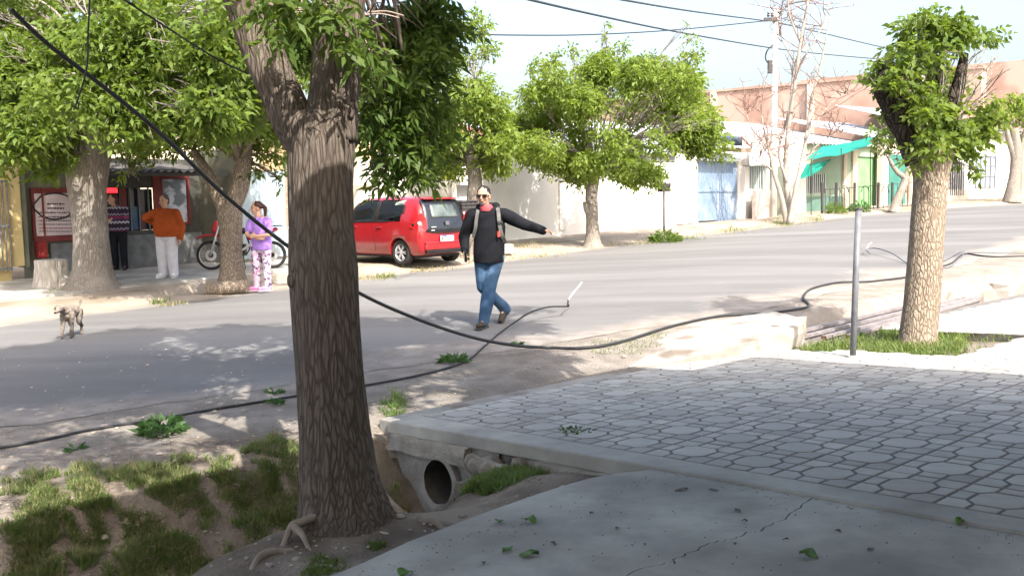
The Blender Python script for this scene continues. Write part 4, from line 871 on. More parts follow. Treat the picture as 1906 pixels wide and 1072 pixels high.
# next house with teal door
FT = Face(1636, 1762, 16.3, .1, vb=15.4); th_ = empty('pink_house', FT.base(1690), 'pinkish house with teal door beside the green house', 'house')
mb = MB(); FT.block(mb, 1640, 1764, 262, 392, -.25, 0); mb.build('wall', mat('pink_plaster', (.56, .43, .37), (.64, .52, .45), scale=1.4), th_); B(FT, 1652, 1684, 288, 388, .0, .03).build('door', tealdoor_m, th_)
for x in (1686, 1740): B(FT, x, x + 5, 300, 392, .0, .15).build('post', brick_m, th_)
roof_plane(FT.base(1638), FT.base(1768), 6, FT.pt(1700, 262).z, FT.pt(1700, 262).z + 1.4, .2, .3, .03).build('roof', zinc_m, th_)
# far white house
FX = Face(1755, 1960, 15.0, .1, vb=12.6); fx = empty('far_white_house', FX.base(1830), 'white house with grilled door, window and stone base down the street', 'house')
mb = MB(); FX.block(mb, 1758, 2100, 250, 372, -.25, 0); mb.build('wall', white_m, fx)
B(FX, 1758, 1900, 352, 372, .0, .05).build('stone_base', stonew_m, fx); B(FX, 1764, 1789, 300, 366, .0, .03).build('door', mat('grey_door', (.25, .25, .25), (.36, .36, .36), scale=2), fx)
for x in range(1765, 1790, 4): B(FX, x, x + .8, 300, 364, .05, .08).build('door_bar', iron_m, fx)
B(FX, 1812, 1850, 290, 350, .0, .02).build('window_pane', mat('blue_pane', (.25, .29, .36), (.36, .40, .47), scale=2, rough=.2), fx)
for x in range(1812, 1852, 9): B(FX, x, x + 1, 290, 350, .05, .07).build('window_bar', grey_iron, fx)
for y in (291, 308, 328, 348): B(FX, 1812, 1850, y, y + 1, .05, .07).build('window_bar', grey_iron, fx)
B(FX, 1750, 2100, 244, 250, -.2, .6).build('eave', mat('dark_eave', (.16, .15, .14)), fx); roof_plane(FX.base(1750, .3), FX.base(2100, .3), 6, FX.pt(1850, 246).z, FX.pt(1850, 246).z + 1.6, .3, .3, .03).build('roof', zinc_m, fx)
B(FX, 1896, 2100, 330, 360, .3, .5).build('brick_planter', brick_m, fx)
# tall brick party wall running back from the street
wh = empty('brick_warehouse', UV(57, 20, street_z(57)), 'tall salmon brick side wall rising behind the low houses', 'warehouse')
zt = EYE.z + (348 - 152) / FPX * depth(UV(57, 22.)) ; p0, p1 = UV(57, 14.5, 0), UV(57, 46, 0)
mb = MB(); mb.prism(ccw([tuple(p0[:2]), tuple(p1[:2]), tuple(UV(58, 46)[:2]), tuple(UV(58, 14.5)[:2])]), -1, zt); mb.build('wall', brick_m, wh)
for v in (17.5, 24, 30.5, 37): q = UV(56.9, v); MB().box((q.x, q.y, (zt - 1) / 2), (.35, .35, zt + .95), Matrix.Rotation(TH, 3, 'Z')).build('pier', mat('pale_pier', (.5, .4, .34), (.56, .46, .4), scale=2), wh)
mb = MB(); mb.prism(ccw([tuple(UV(56.9, 14.4)[:2]), tuple(UV(56.9, 46)[:2]), tuple(UV(58.1, 46)[:2]), tuple(UV(58.1, 14.4)[:2])]), zt, zt + .15); mb.build('coping', brick_m, wh)
mb = MB(); mb.prism(ccw([tuple(UV(60, 13.)[:2]), tuple(UV(95, 6)[:2]), tuple(UV(95, 24)[:2]), tuple(UV(60, 26)[:2])]), -1, zt + .6); mb.build('rear_block', brick_m, wh)
# more of the far row, and trees that close the view to the left and right
for k, (u, h, m_) in enumerate(((-4, 3.6, cream_m), (-12, 3.2, white_m), (-22, 4.0, khaki_m))):
    mb = MB(); mb.prism(ccw([tuple(UV(u - 4, 21.)[:2]), tuple(UV(u + 3.6, 21.)[:2]), tuple(UV(u + 3.6, 29)[:2]), tuple(UV(u - 4, 29)[:2])]), -1, street_z(u) + h)
    hh = empty('row_house', UV(u, 21.), ['cream house left of the ochre house', 'white house two doors left of the ochre house', 'khaki house three doors left of the ochre house'][k], 'house'); mb.build('wall', m_, hh)
    p = UV(u, 20.95); MB().box((p.x, p.y, street_z(u) + 1.1), (1., .06, 2.1), Matrix.Rotation(TH, 3, 'Z')).build('door', wood_m, hh)
bk = empty('back_house', UV(16, 27), 'tall pale house far behind the sheet fence', 'house'); mb = MB(); mb.prism(ccw([tuple(UV(6, 27)[:2]), tuple(UV(27, 25)[:2]), tuple(UV(27, 33)[:2]), tuple(UV(6, 33)[:2])]), -1, 4.3); mb.build('wall', cream_m, bk)
# ================================================================== DITCH WORKS
cul = empty('culvert', lat(-5.3, -1.15, -.55), 'round concrete culvert pipe with broken headwall under the paved driveway', 'culvert')
pj = PJ.normalized(); pi_d = PI_.normalized()
c0 = lat(-5.28, -1.16, -.385)
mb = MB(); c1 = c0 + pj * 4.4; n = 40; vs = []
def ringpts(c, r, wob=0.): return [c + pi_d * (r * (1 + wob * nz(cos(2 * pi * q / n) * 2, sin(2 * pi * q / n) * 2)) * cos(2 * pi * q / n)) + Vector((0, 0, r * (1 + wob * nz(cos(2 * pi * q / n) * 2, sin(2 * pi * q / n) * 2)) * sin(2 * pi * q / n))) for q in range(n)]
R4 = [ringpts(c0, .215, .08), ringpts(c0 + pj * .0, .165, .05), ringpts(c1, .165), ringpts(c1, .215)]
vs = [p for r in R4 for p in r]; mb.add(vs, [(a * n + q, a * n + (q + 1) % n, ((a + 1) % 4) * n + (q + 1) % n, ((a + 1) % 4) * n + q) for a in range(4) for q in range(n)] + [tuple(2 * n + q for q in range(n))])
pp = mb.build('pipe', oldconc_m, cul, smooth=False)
pp.data.materials.append(mat('shaded_lining', (.05, .045, .038), (.09, .08, .065), scale=8, rough=.8))  # mucky pipe bore, its inner shade painted into the dark colour
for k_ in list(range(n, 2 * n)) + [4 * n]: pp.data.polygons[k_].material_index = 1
def chunk(pts, th, name, m, seed, jit=.02):            # rough concrete mass: box cut fine and roughened
    bm = bmesh.new(); a, b, z0, z1 = pts; d = (b - a).normalized(); nn = Vector((0, 0, 1)).cross(d) 
    nu = max(2, int((b - a).length / .06)); nv = max(2, int((z1 - z0) / .06)); nw = max(2, int(th / .06))
    bmesh.ops.create_cube(bm, size=1.); bmesh.ops.subdivide_edges(bm, edges=bm.edges[:], cuts=5, use_grid_fill=True)
    for v in bm.verts:
        p = a.lerp(b, v.co.x + .5) + nn * ((v.co.y + .5) * th); p.z = z0 + (v.co.z + .5) * (z1 - z0) + (a.lerp(b, v.co.x + .5).z)
        q = p * 9; p += Vector((mnoise.noise(q + Vector((seed, 0, 0))), mnoise.noise(q + Vector((0, seed, 0))), mnoise.noise(q + Vector((0, 0, seed))))) * jit; v.co = p - OFF[cul.name]
    me = bpy.data.meshes.new(name); bm.to_mesh(me); bm.free(); return link(name, me, m, cul)
A0 = lambda i, j=-1.13: lat(i, j)
chunk((A0(-6.55, -1.2), A0(-4.5, -1.2), -.215, -.09), .3, 'lintel', oldconc_m, 3, .018)
chunk((A0(-6.55, -1.0), A0(-5.75, -1.0), -.75, -.20), .3, 'headwall', oldconc_m, 5, .04)
chunk((A0(-4.85, -1.0), A0(-3.4, -1.0), -.70, -.08), .3, 'headwall', oldconc_m, 9, .05)
hc = lat(-5.28, -1.04, -.385); R1 = [hc + pi_d * (.2 * cos(2 * pi * q / n)) + Vector((0, 0, .2 * sin(2 * pi * q / n))) for q in range(n)]; R2 = []
for q in range(n):
    cx_, cz_ = cos(2 * pi * q / n), sin(2 * pi * q / n); k_ = min((.62 if cx_ > 0 else .60) / max(1e-6, abs(cx_)), (.33 if cz_ > 0 else .42) / max(1e-6, abs(cz_))); R2.append(hc + pi_d * (k_ * cx_) + Vector((0, 0, k_ * cz_)))
MB().add(R1 + R2 + [p + pj * .1 for p in R1 + R2], [(q, (q + 1) % n, n + (q + 1) % n, n + q) for q in range(n)] + [(3 * n + q, 3 * n + (q + 1) % n, 2 * n + (q + 1) % n, 2 * n + q) for q in range(n)]).build('headwall', oldconc_m, cul)
mb = MB(); mb.ellipsoid(lat(-3.85, -1.3, -.15), (.22, .11, .06), 18, 12, Matrix.Rotation(radians(-48), 3, 'Z'))
remesh(mb, 'concrete_lump', oldconc_m, cul, .015, 0, local=False, disp=lambda co, f=sines(4, 12, 20, 60): f(co) * .024)
chunk((A0(-4.7, -1.25), A0(-3.7, -1.25), -.72, -.34), .12, 'footing', oldconc_m, 15, .04)
chunk((A0(-7.0, -1.25), A0(-6.55, -1.25), -.62, -.12), .3, 'broken_corner', mat('broken_concrete', (.30, .24, .19), (.43, .36, .29), scale=6, rough=.95, bump=.8, bscale=30), 21, .06)
chunk((A0(-3.4, -1.2), A0(-1.2, -1.12), -.19, -.092), .16, 'edge_footing', oldconc_m, 31, .02)
# concrete crossing beside the rails, and the slab beyond
def ramp(poly, name, label, cat, m, jit=.04, low=.45):
    bm = bmesh.new(); top = [bm.verts.new(p) for p in poly]; f = bm.faces.new(top); ex = bmesh.ops.extrude_face_region(bm, geom=[f])
    for e in ex['geom']:
        if isinstance(e, bmesh.types.BMVert): e.co.z -= low
    bmesh.ops.triangulate(bm, faces=bm.faces[:]); bmesh.ops.subdivide_edges(bm, edges=bm.edges[:], cuts=4, use_grid_fill=True); bmesh.ops.recalc_face_normals(bm, faces=bm.faces[:])
    for v in bm.verts: q = v.co * 5; v.co += Vector((mnoise.noise(q), mnoise.noise(q + Vector((9, 0, 0))), mnoise.noise(q + Vector((0, 7, 0))))) * jit
    c = sum((v.co for v in bm.verts), Vector()) / len(bm.verts); c.z = min(v.co.z for v in bm.verts); bmesh.ops.translate(bm, verts=bm.verts[:], vec=-c)
    me = bpy.data.meshes.new(name); bm.to_mesh(me); bm.free(); o = link(name, me, m, None, c); return tag(o, label, cat)
def hz(i, j, h): p = lat(i, j); return Vector((p.x, p.y, p.z + h))
ramp([hz(-6.98, 5.6, .0), hz(-6.25, 7.2, .05), hz(-5.75, 8.4, .14), hz(-5.5, 10.3, .235), hz(-6.2, 11.6, .25), hz(-8.6, 13.6, .22), hz(-9.3, 11.5, .17), hz(-9.0, 8.2, .1)], 'ditch_bridge', 'stained pale concrete ditch crossing with broken front face beside the steel rails', 'concrete slab', pale_m)
ramp([hz(-7.3, 20.5, .16), hz(-6.9, 24.6, .20), hz(-8.9, 25.9, .26), hz(-9.6, 20.8, .22)], 'ditch_slab', 'pale concrete slab over the ditch at the far end of the rails', 'concrete slab', pale_m)
ramp([hz(-7.0, 27.2, .1), hz(-6.6, 31, .1), hz(-9.6, 31.4, .22), hz(-9.5, 26.6, .22)], 'driveway_slab', 'pale driveway slab past the dark ditch opening', 'concrete slab', pale_m)
# rails lying over the ditch
rust = mat('rust', (.075, .038, .028), (.15, .08, .06), scale=14, rough=.9, bump=.4); 
railtop = mat('rail_steel', (.15, .13, .13), (.25, .225, .22), scale=6, rough=.6, spec=.4)
for k, (i0, j0, i1, j1, h) in enumerate(((-6.75, 11.25, -7.55, 24.2, .06), (-6.3, 11.6, -7.15, 24.6, .045), (-5.9, 12.0, -6.8, 24.0, .03), (-5.55, 12.6, -6.5, 23.2, .02))):
    a, b = hz(i0, j0, h), hz(i1, j1, h + .03); d = (b - a).normalized(); sx = d.cross(Vector((0, 0, 1))).normalized(); up = sx.cross(d)
    prof = [(-.058, -.14), (.058, -.14), (.058, -.125), (.012, -.108), (.009, -.045), (.034, -.034), (.034, 0), (-.034, 0), (-.034, -.034), (-.009, -.045), (-.012, -.108), (-.058, -.125)]; n = len(prof)
    vs = [a + sx * x + up * z for x, z in prof] + [b + sx * x + up * z for x, z in prof]
    o = MB().add(vs, [tuple(range(n)), tuple(range(2 * n - 1, n - 1, -1))] + [(q, n + q, n + (q + 1) % n, (q + 1) % n) for q in range(n)]).build('steel_rail', railtop if k else railtop, origin=a)
    o.data.materials.append(rust); o.data.polygons[0].material_index = 1; o.data.polygons[1].material_index = 1
    tag(o, ('old steel rail over the ditch, the one closest to the road', 'old steel rail over the ditch, next to the roadmost rail', 'old steel rail over the ditch, next to the rail by the grass', 'old steel rail over the ditch, the one closest to the grass square')[k], 'rail', 'rails lying over the ditch')
# steel post on the pavement
pb = gp(1587, 664); ph_ = height_at(pb, 392); lean = at(1598, 392, depth(pb) + .02) - pb
po = empty('steel_post', pb, 'thin dark steel post standing on the pavement edge', 'post')
MB().tube([pb - Vector((0, 0, .08)), pb + lean * .5, pb + lean], .031, 14).build('pole', mat('post_grey', (.10, .105, .12), (.16, .165, .18), scale=12, rough=.55, spec=.4), po, smooth=True)
MB().tube([pb + lean, pb + lean * 1.012], .034, 14).build('cap', mat('post_cap', (.05, .05, .055)), po); MB().lathe([(.055, -.005), (.055, .012), (.036, .016)], pb, n=16).build('foot', conc_m, po)
# cut stump across the road
sb = gs(100, 541, .03); sb.z = far_z(sb.x, sb.y, U(sb)); ds = depth(sb); st = empty('tree_stump', sb, 'pale flat-cut tree stump beside the thick grey tree', 'stump')
mb = MB(); trunk(mb, [sb - Vector((0, 0, .1)), sb + Vector((0, 0, .1)), sb + Vector((0, 0, .3)), sb + Vector((0, 0, .53))], [.40, .34, .30, .285], 30, 4, 6, .05, .12); mb.build('wood', bark_mat('stump_bark', (.36, .32, .27), (.58, .54, .48), (5, 5, .8), .8, .03), st, smooth=False)
# holed root mound by the pale forked tree, built as a hollow log
lb = gs(385, 545, .02); le = gs(460, 541, .05); lg = empty('root_mound', lb, 'low root mound with a hole at the foot of the pale forked tree', 'root mound'); lb.z += .06; le.z += .08
d = (le - lb).normalized(); sx = d.cross(Vector((0, 0, 1))).normalized(); up = sx.cross(d); n = 16
def rr(c, r): return [c + sx * (r * cos(2 * pi * q / n)) + up * (r * sin(2 * pi * q / n)) for q in range(n)]
rs = [rr(lb, .12), rr(lb, .075), rr(lb + d * .25, .07), rr(le, .11)]; mb = MB(); vs = [p for r in (rs[3], rs[0], rs[1], rs[2]) for p in r]
mb.add(vs, [(a * n + q, a * n + (q + 1) % n, (a + 1) * n + (q + 1) % n, (a + 1) * n + q) for a in range(3) for q in range(n)] + [tuple(3 * n + q for q in range(n)), tuple(range(n - 1, -1, -1))]); mb.build('shell', bark_tan, lg, smooth=False)

# ================================================================== CABLES
cab_m = mat('black_cable', (.018, .018, .02), (.03, .03, .032), scale=30, rough=.55, spec=.4); wcab = mat('cable_core', (.55, .57, .6)); gcab = mat('grey_cable', (.10, .105, .12), (.14, .145, .16), scale=20, rough=.6)
def gr(px, py, h=.015):                                # whatever ground lies under that picture point
    d = ray(px, py); t = 2.; st = .3
    while t < 60:
        q = EYE + d * t; u, v = U(q), V(q); i, j = ij(q)
        z = road_z(q.x, q.y, u, v) if v > v_near(u) else dirt_z(q.x, q.y)
        if i > -6.9 and -.9 < j < 30 and not (i < -5.4 and j > 9.6): z = pav_z(q.x, q.y)
        if q.z < z:
            if st < .01: break
            t -= st; st *= .2
        t += st
    return Vector((q.x, q.y, z + h))
def cable(name, label, cat, pts, r, m, white=None, group=None, n=6):
    P = spline(pts, 7); o = empty(name, pts[0] if pts[0].z < pts[-1].z else pts[-1], label, cat, group)
    MB().tube(P, r, n).build('sheath', m, o, smooth=True)
    if white: MB().tube(spline(white, 4), r * .9, n).build('bare_end', wcab, o, smooth=True)
    return o
cable('fallen_cable', 'thick black cable sagging from the leaves behind the big trunk down to the street', 'cable',
      [at(20, 18, 6.2), at(88, 82, 6.4), at(190, 160, 6.7), at(300, 250, 7.0), at(420, 365, 7.4), at(545, 465, 7.9), at(668, 545, 8.6), at(780, 595, 9.2), at(880, 628, 9.8), at(960, 643, 10.2)] + [gr(x, y, .02) for x, y in ((1020, 650), (1080, 651), (1150, 641), (1250, 610), (1340, 591), (1420, 586), (1490, 577))] + [gr(x, y, .02) for x, y in ((1506, 570), (1495, 557), (1510, 540), (1560, 528), (1620, 526), (1690, 518))], .0165, cab_m, n=8)
cable('loose_cable', 'black cable lying across the dirt with bare white end curling up on the road', 'cable', [gr(x, y, .014) for x, y in ((-40, 842), (60, 826), (180, 801), (280, 786), (400, 764), (500, 748), (580, 735), (690, 718), (770, 703), (830, 688), (872, 672), (900, 648), (930, 622))] +
      [gr(955, 612) + Vector((0, 0, .05)), gr(985, 604) + Vector((0, 0, .13)), gr(1020, 595) + Vector((0, 0, .15)), gr(1056, 589) + Vector((0, 0, .12)), gr(1057, 590) + Vector((0, 0, .16)), gr(1058, 589) + Vector((0, 0, .205))], .0115, cab_m,
      white=[gr(1058, 589) + Vector((0, 0, .2)), gr(1066, 585) + Vector((0, 0, .26)), gr(1078, 580) + Vector((0, 0, .33)), gr(1083, 578) + Vector((0, 0, .37))])
cable('stripped_cable', 'grey cable with white stripped tip looping behind the pollarded tree', 'cable', [gr(1620, 478) + Vector((0, 0, .05)), gr(1612, 474) + Vector((0, 0, .1)), gr(1630, 474) + Vector((0, 0, .12)), gr(1660, 482) + Vector((0, 0, .1)), gr(1690, 492), gr(1720, 498), gr(1750, 490), gr(1790, 472) + Vector((0, 0, .06)), gr(1800, 468) + Vector((0, 0, .06))], .013, gcab, white=[gr(1612, 474) + Vector((0, 0, .1)), gr(1616, 472) + Vector((0, 0, .16)), gr(1622, 470) + Vector((0, 0, .2))])
cable('ground_cable', 'dark cable bundle lying on the road edge past the pollarded tree', 'cable', [gr(x, y) for x, y in ((1740, 500), (1770, 492), (1795, 474), (1830, 478), (1870, 479), (1960, 476))], .018, cab_m)
cable('ground_cable', 'thin grey wire bending over the dirt near the pollarded tree', 'cable', [gr(x, y) for x, y in ((1740, 500), (1768, 498), (1790, 480), (1800, 472), (1850, 472), (1960, 474))], .010, gcab)
for k, (q, lb_) in enumerate((([(168, -20, 5.8), (164, 60, 5.85), (161, 130, 5.9), (140, 200, 6.0)], 'thin dark wire hanging straight down from the upper leaves'), ([(215, -10, 5.8), (300, 45, 6.0), (400, 108, 6.2), (462, 138, 6.3)], 'thin dark wire slanting down towards the left limb of the big tree'))):
    cable('hanging_wire', lb_, 'cable', [at(*p) for p in q], .006, cab_m)
# utility pole with lamp arm
pb = gs(1437, 404, .1); dp = depth(pb); up_ = empty('utility_pole', pb, 'tall weathered utility pole with curved lamp arm and cable box', 'utility pole')
MB().tube([pb - Vector((0, 0, .3)), at(1441, 200, dp), at(1444, 14, dp)], [.15, .12, .10], 12).build('pole', mat('pole_grey', (.40, .41, .38), (.50, .51, .48), scale=4, stretch=(1, 1, .3), rough=.9), up_, smooth=True)
MB().tube(spline([at(1446, 60, dp), at(1450, 30, dp), at(1470, 8, dp), at(1510, 0, dp - .2), at(1560, -14, dp - .5)], 6), .045, 8).build('lamp_arm', mat('galvanised', (.13, .13, .135)), up_, smooth=True)
MB().box(at(1433, 125, dp - .16), (.16, .16, .5)).build('cable_box', iron_m, up_, bevel=.02)
MB().tube(spline([at(1438, 85, dp - .1), at(1428, 95, dp - .15), at(1425, 110, dp - .15), at(1432, 120, dp - .15)], 5), .03, 6).build('cable_loop', cab_m, up_, smooth=True)
MB().box(at(1434, 37, dp - .1), (.5, .12, .14)).build('bracket', iron_m, up_); 
for x in (1430, 1437): MB().lathe([(.04, 0), (.06, .05), (.03, .1), (.05, .15)], at(x, 32, dp - .1), n=10).build('insulator', iron_m, up_)
for lb_, q in (('overhead cable crossing from the big tree to the utility pole', [(560, 50, 22), (700, 60, 25), (825, 63, 27), (960, 66, 29.5), (1100, 65, 32), (1260, 56, 35), (1430, 39, dp)]),
               ('overhead cable slanting down past the utility pole to the pollarded tree', [(900, -22, 14), (985, 0, 17), (1120, 31, 22), (1260, 60, 28), (1437, 90, dp), (1550, 103, 45), (1700, 116, 52)]),
               ('overhead cable coming from high above the street to the pole head', [(1020, -26, 16), (1145, -2, 20), (1290, 22, 28), (1430, 40, dp)]), ('overhead cable leaving the pole head behind the bare tree', [(1444, 42, dp), (1530, 62, 42), (1640, 88, 48), (1720, 104, 52)])):
    cable('overhead_cable', lb_, 'cable', [at(*p) for p in q], .024, cab_m)

# ================================================================== STREET FURNITURE
def basket(px, py, ptop, w, h, dz, label):
    b = gs(px, py, dz); d = depth(b); t = empty('waste_basket', b, label, 'waste basket'); top = at(px, ptop, d); top.x, top.y = b.x, b.y
    MB().tube([b - Vector((0, 0, .2)), top], .03, 10).build('pole', iron_m, t, smooth=True); R = Matrix.Rotation(TH - .25, 3, 'Z')
    mb = MB(); W, D_, H = w, w * .6, h
    for zz, k in ((0, .8), (H * .33, .87), (H * .66, .94), (H, 1.)):
        c = [R @ Vector((x * W / 2 * k, y * D_ / 2 * k, 0)) + top + Vector((0, 0, zz)) for x, y in ((-1, -1), (1, -1), (1, 1), (-1, 1))]
        for q in range(4): mb.bar(c[q], c[(q + 1) % 4], .022)
    for q in range(14):
        a = q / 14 * 4; s = int(a); f = a - s; C = ((-1, -1), (1, -1), (1, 1), (-1, 1)); x = C[s][0] + (C[(s + 1) % 4][0] - C[s][0]) * f; y = C[s][1] + (C[(s + 1) % 4][1] - C[s][1]) * f
        mb.bar(top + R @ Vector((x * W / 2 * .8, y * D_ / 2 * .8, 0)), top + R @ Vector((x * W / 2, y * D_ / 2, 0)) + Vector((0, 0, H)), .014)
    mb.box(top + Vector((0, 0, H * .48)), (W * .80, D_ * .80, H * .9), R); mb.build('basket', iron_m, t)
    return t
basket(872, 478, 393, .52, .24, .1, 'grey metal waste basket on a pole behind the walking man')
basket(1236, 432, 357, .42, .26, .1, 'small dark waste basket on a thin pole by the white wall')
wb = gs(945, 472, .06); tg = MB().box(wb + Vector((0, 0, .11)), (.24, .2, .24), Matrix.Rotation(.4, 3, 'Z')); tag(tg.build('kerb_block', pale_m, origin=wb, bevel=.02), 'small white concrete block on the verge behind the man', 'block')

# ================================================================== RED HATCHBACK
def hatchback():
    rl, rr_ = gs(765, 494, .07), gs(846, 487.5, .07); fwd = Vector((-.735, .68, 0)).normalized()      # car points left and away
    ang = atan2(fwd.y, fwd.x); mid = (rl + rr_) / 2; lft = Vector((-fwd.y, fwd.x, 0)); c = rl + fwd * 1.13 - lft * .66 + Vector((-.14, 0, 0)); c.z = (rl.z + rr_.z) / 2 - .0
    car = empty('parked_car', c, 'small red hatchback parked on the verge with black rear glass', 'car', rz=ang)
    red = mat('car_red', (.24, .006, .010), (.265, .009, .013), scale=.6, rough=.28, spec=.6); bs = red.node_tree.nodes['Principled BSDF']; bs.inputs['Coat Weight'].default_value = .6; bs.inputs['Coat Roughness'].default_value = .08
    blk = mat('car_black', (.012, .012, .013), None, rough=.4); gl = glass_mat('car_glass', (.02, .024, .025), .05, .30); tyre = mat('tyre', (.018, .018, .019), (.03, .03, .03), scale=20, rough=.9); alloy = mat('alloy', (.62, .63, .65), None, rough=.3, metallic=.6)
    # stations from tail to nose: x, half widths (sill, waist, belt), belt z, roof z, roof half width, lower z
    st = [(-1.80, .60, .66, .62, .78, .80, .56, .36), (-1.745, .72, .79, .735, .98, 1.10, .60, .26), (-1.66, .75, .805, .76, .985, 1.31, .56, .23), (-1.52, .775, .815, .78, .985, 1.455, .55, .21), (-1.3, .785, .825, .79, .975, 1.498, .565, .21), (-.8, .79, .825, .79, .962, 1.515, .58, .21),
          (-.3, .79, .825, .79, .955, 1.522, .585, .21), (.15, .79, .825, .79, .95, 1.505, .58, .21), (.5, .79, .825, .79, .945, 1.44, .57, .21), (.85, .785, .82, .785, .94, 1.22, .60, .21), (1.1, .775, .815, .775, .93, .99, .66, .22), (1.4, .75, .79, .74, .86, .885, .60, .22), (1.65, .68, .72, .66, .74, .76, .54, .24), (1.77, .56, .60, .54, .56, .57, .44, .28)]
    xs = np.array([s[0] for s in st])
    def ip(k, x): return float(np.interp(x, xs, [s[k] for s in st]))
    def section(x):
        ws, wm, wb, bz, rz, wr, lz = [ip(k, x) for k in range(1, 8)]; h = rz - bz
        pts = [(0, lz), (ws * .9, lz), (ws, lz + .06), (wm, lz + .30 * (bz - lz) / .7), (wm * 1.0, lz + .62 * (bz - lz)), (wb, bz), (wb + (wr - wb) * .30, bz + h * .35), (wb + (wr - wb) * .62, bz + h * .68), (wr * 1.0, rz - h * .10 - .01), (wr * .86, rz - h * .03), (wr * .5, rz), (0, rz + .012)]
        return pts
    X = sorted(set(list(np.linspace(-1.80, 1.77, 52)) + [s[0] for s in st])); bm = bmesh.new(); rows = []
    for x in X:
        s = section(x); rows.append([bm.verts.new((x, y, z)) for y, z in s] + [bm.verts.new((x, -y, z)) for y, z in s[-2:0:-1]])
    n = len(rows[0])
    for a in range(len(rows) - 1):
        for q in range(n): bm.faces.new((rows[a][q], rows[a][(q + 1) % n], rows[a + 1][(q + 1) % n], rows[a + 1][q]))
    bm.faces.new(rows[0][::-1]); bm.faces.new(rows[-1]); bmesh.ops.recalc_face_normals(bm, faces=bm.faces[:])
    me = bpy.data.meshes.new('body'); bm.to_mesh(me); bm.free(); me.polygons.foreach_set('use_smooth', [True] * len(me.polygons)); body = link('body', me, red, car)
    # wheel arches cut out; cabin glass laid over openings cut from the greenhouse
    cut = MB()
    for x in (-1.16, 1.15):
        for s in (-1, 1): cut.lathe([(.33, .38), (.33, 1.0)], (x, 0, .285), (0, s, 0), 28)
    cm = bpy.data.meshes.new('cut'); cm.from_pydata(cut.v, [], cut.f); co = bpy.data.objects.new('cut', cm); COL.objects.link(co); co.parent = car
    bmod = body.modifiers.new('b', 'BOOLEAN'); bmod.object = co; bmod.operation = 'DIFFERENCE'; bmod.solver = 'EXACT'
    bpy.context.view_layer.update(); dg = bpy.context.evaluated_depsgraph_get(); new = bpy.data.meshes.new_from_object(body.evaluated_get(dg)); body.modifiers.clear(); body.data = new; bpy.data.objects.remove(co)
    if not new.materials: new.materials.append(red)
    bm = bmesh.new(); bm.from_mesh(new); kill = []                # window openings in the cabin sides
    for f_ in bm.faces:
        cc = f_.calc_center_median(); s_ = section(cc.x)
        if (-1.16 < cc.x < -.38 or -.28 < cc.x < .58) and abs(cc.y) > .5 and s_[5][1] + .02 < cc.z < s_[8][1] - .03 and abs(f_.normal.y) > .5: kill.append(f_)
    bmesh.ops.delete(bm, geom=kill, context='FACES'); bm.to_mesh(new); bm.free()
    def side(x, t, s, off=.006):                        # point on the greenhouse side, t 0 belt .. 1 roof edge
        sec = section(x)[5:9]; zs = np.linspace(0, 1, 4); y = float(np.interp(t, zs, [p[0] for p in sec])); z = float(np.interp(t, zs, [p[1] for p in sec])); return Vector((x, s * (y + off), z))
    def panel(name, poly, m, par, off=.006, s=1, nx=10):  # poly: (x0,x1,lower t fn, upper t fn)
        x0, x1, lo, hi = poly; mb = MB(); vs = []
        for k in range(nx + 1):
            x = x0 + (x1 - x0) * k / nx; a, b = lo(k / nx), hi(k / nx)
            for q in range(5): vs.append(side(x, a + (b - a) * q / 4, s, off))
        mb.add(vs, [(k * 5 + q, (k + 1) * 5 + q, (k + 1) * 5 + q + 1, k * 5 + q + 1)[::s] for k in range(nx) for q in range(4)]); o = mb.build(name, m, par, local=True, smooth=True); so = o.modifiers.new('t', 'SOLIDIFY'); so.thickness = .004; return o
    sky_r = mat('side_glass', (.30, .34, .33), (.40, .43, .42), scale=1.2, rough=.1, spec=.7)
    for s in (1, -1):
        panel('window', (-1.26, -.38, lambda k: .06 + .26 * (1 - k) ** 2, lambda k: .93 - .32 * (1 - k) ** 4), gl if s < 0 else gl, car, .007, s)
        panel('window', (-.28, .58, lambda k: .06, lambda k: .93 - .10 * k ** 3), gl, car, .007, s)
        panel('pillar_trim', (-.385, -.275, lambda k: .04, lambda k: .95), blk, car, .009, s, 3)
        panel('window_trim', (-1.0, .72, lambda k: -.0 + .04 * (k < .1), lambda k: .06), blk, car, .008, s, 14)
        panel('quarter_window', (.60, .80, lambda k: .06, lambda k: .78 - .7 * k), blk, car, .008, s, 5)
        # door shut lines and handles
        for x in (-.33, .62):
            mb = MB(); pts = [Vector((x - (.0 if x < 0 else .0), s * (.827), z)) for z in np.linspace(.30, .92, 6)]; mb.tube([Vector((p.x, s * (np.interp(p.z, [.21, .27, .43, .67, .95], [.72, .79, .825, .826, .79]) + .0015), p.z)) for p in pts], .004, 4); mb.build('door_seam', blk, car, local=True)
        for x in (-.48, .38): MB().box((x, s * .822, .84), (.16, .03, .025)).build('door_handle', red, car, local=True, bevel=.008)
        MB().box((.72, s * .90, .99), (.12, .17, .13)).build('mirror', blk, car, local=True, bevel=.03)
        # rear lights wrap the corner
        tl = empty_child('tail_light', car); q = MB()
        prof = [(-1.775, .55, 1.02), (-1.79, .55, .80), (-1.80, .62, .74), (-1.73, .755, .76), (-1.52, .800, .86), (-1.55, .793, .93), (-1.66, .765, 1.0), (-1.72, .735, 1.10), (-1.74, .66, 1.16)]
        mb = MB(); vs = [Vector((x - .008, s * (y + .012), z)) for x, y, z in prof]; cen = sum(vs, Vector()) / len(vs); mb.add(vs + [cen + Vector((-.02, s * .02, 0))], [((k, (k + 1) % len(vs), len(vs)) if s > 0 else ((k + 1) % len(vs), k, len(vs))) for k in range(len(vs))])
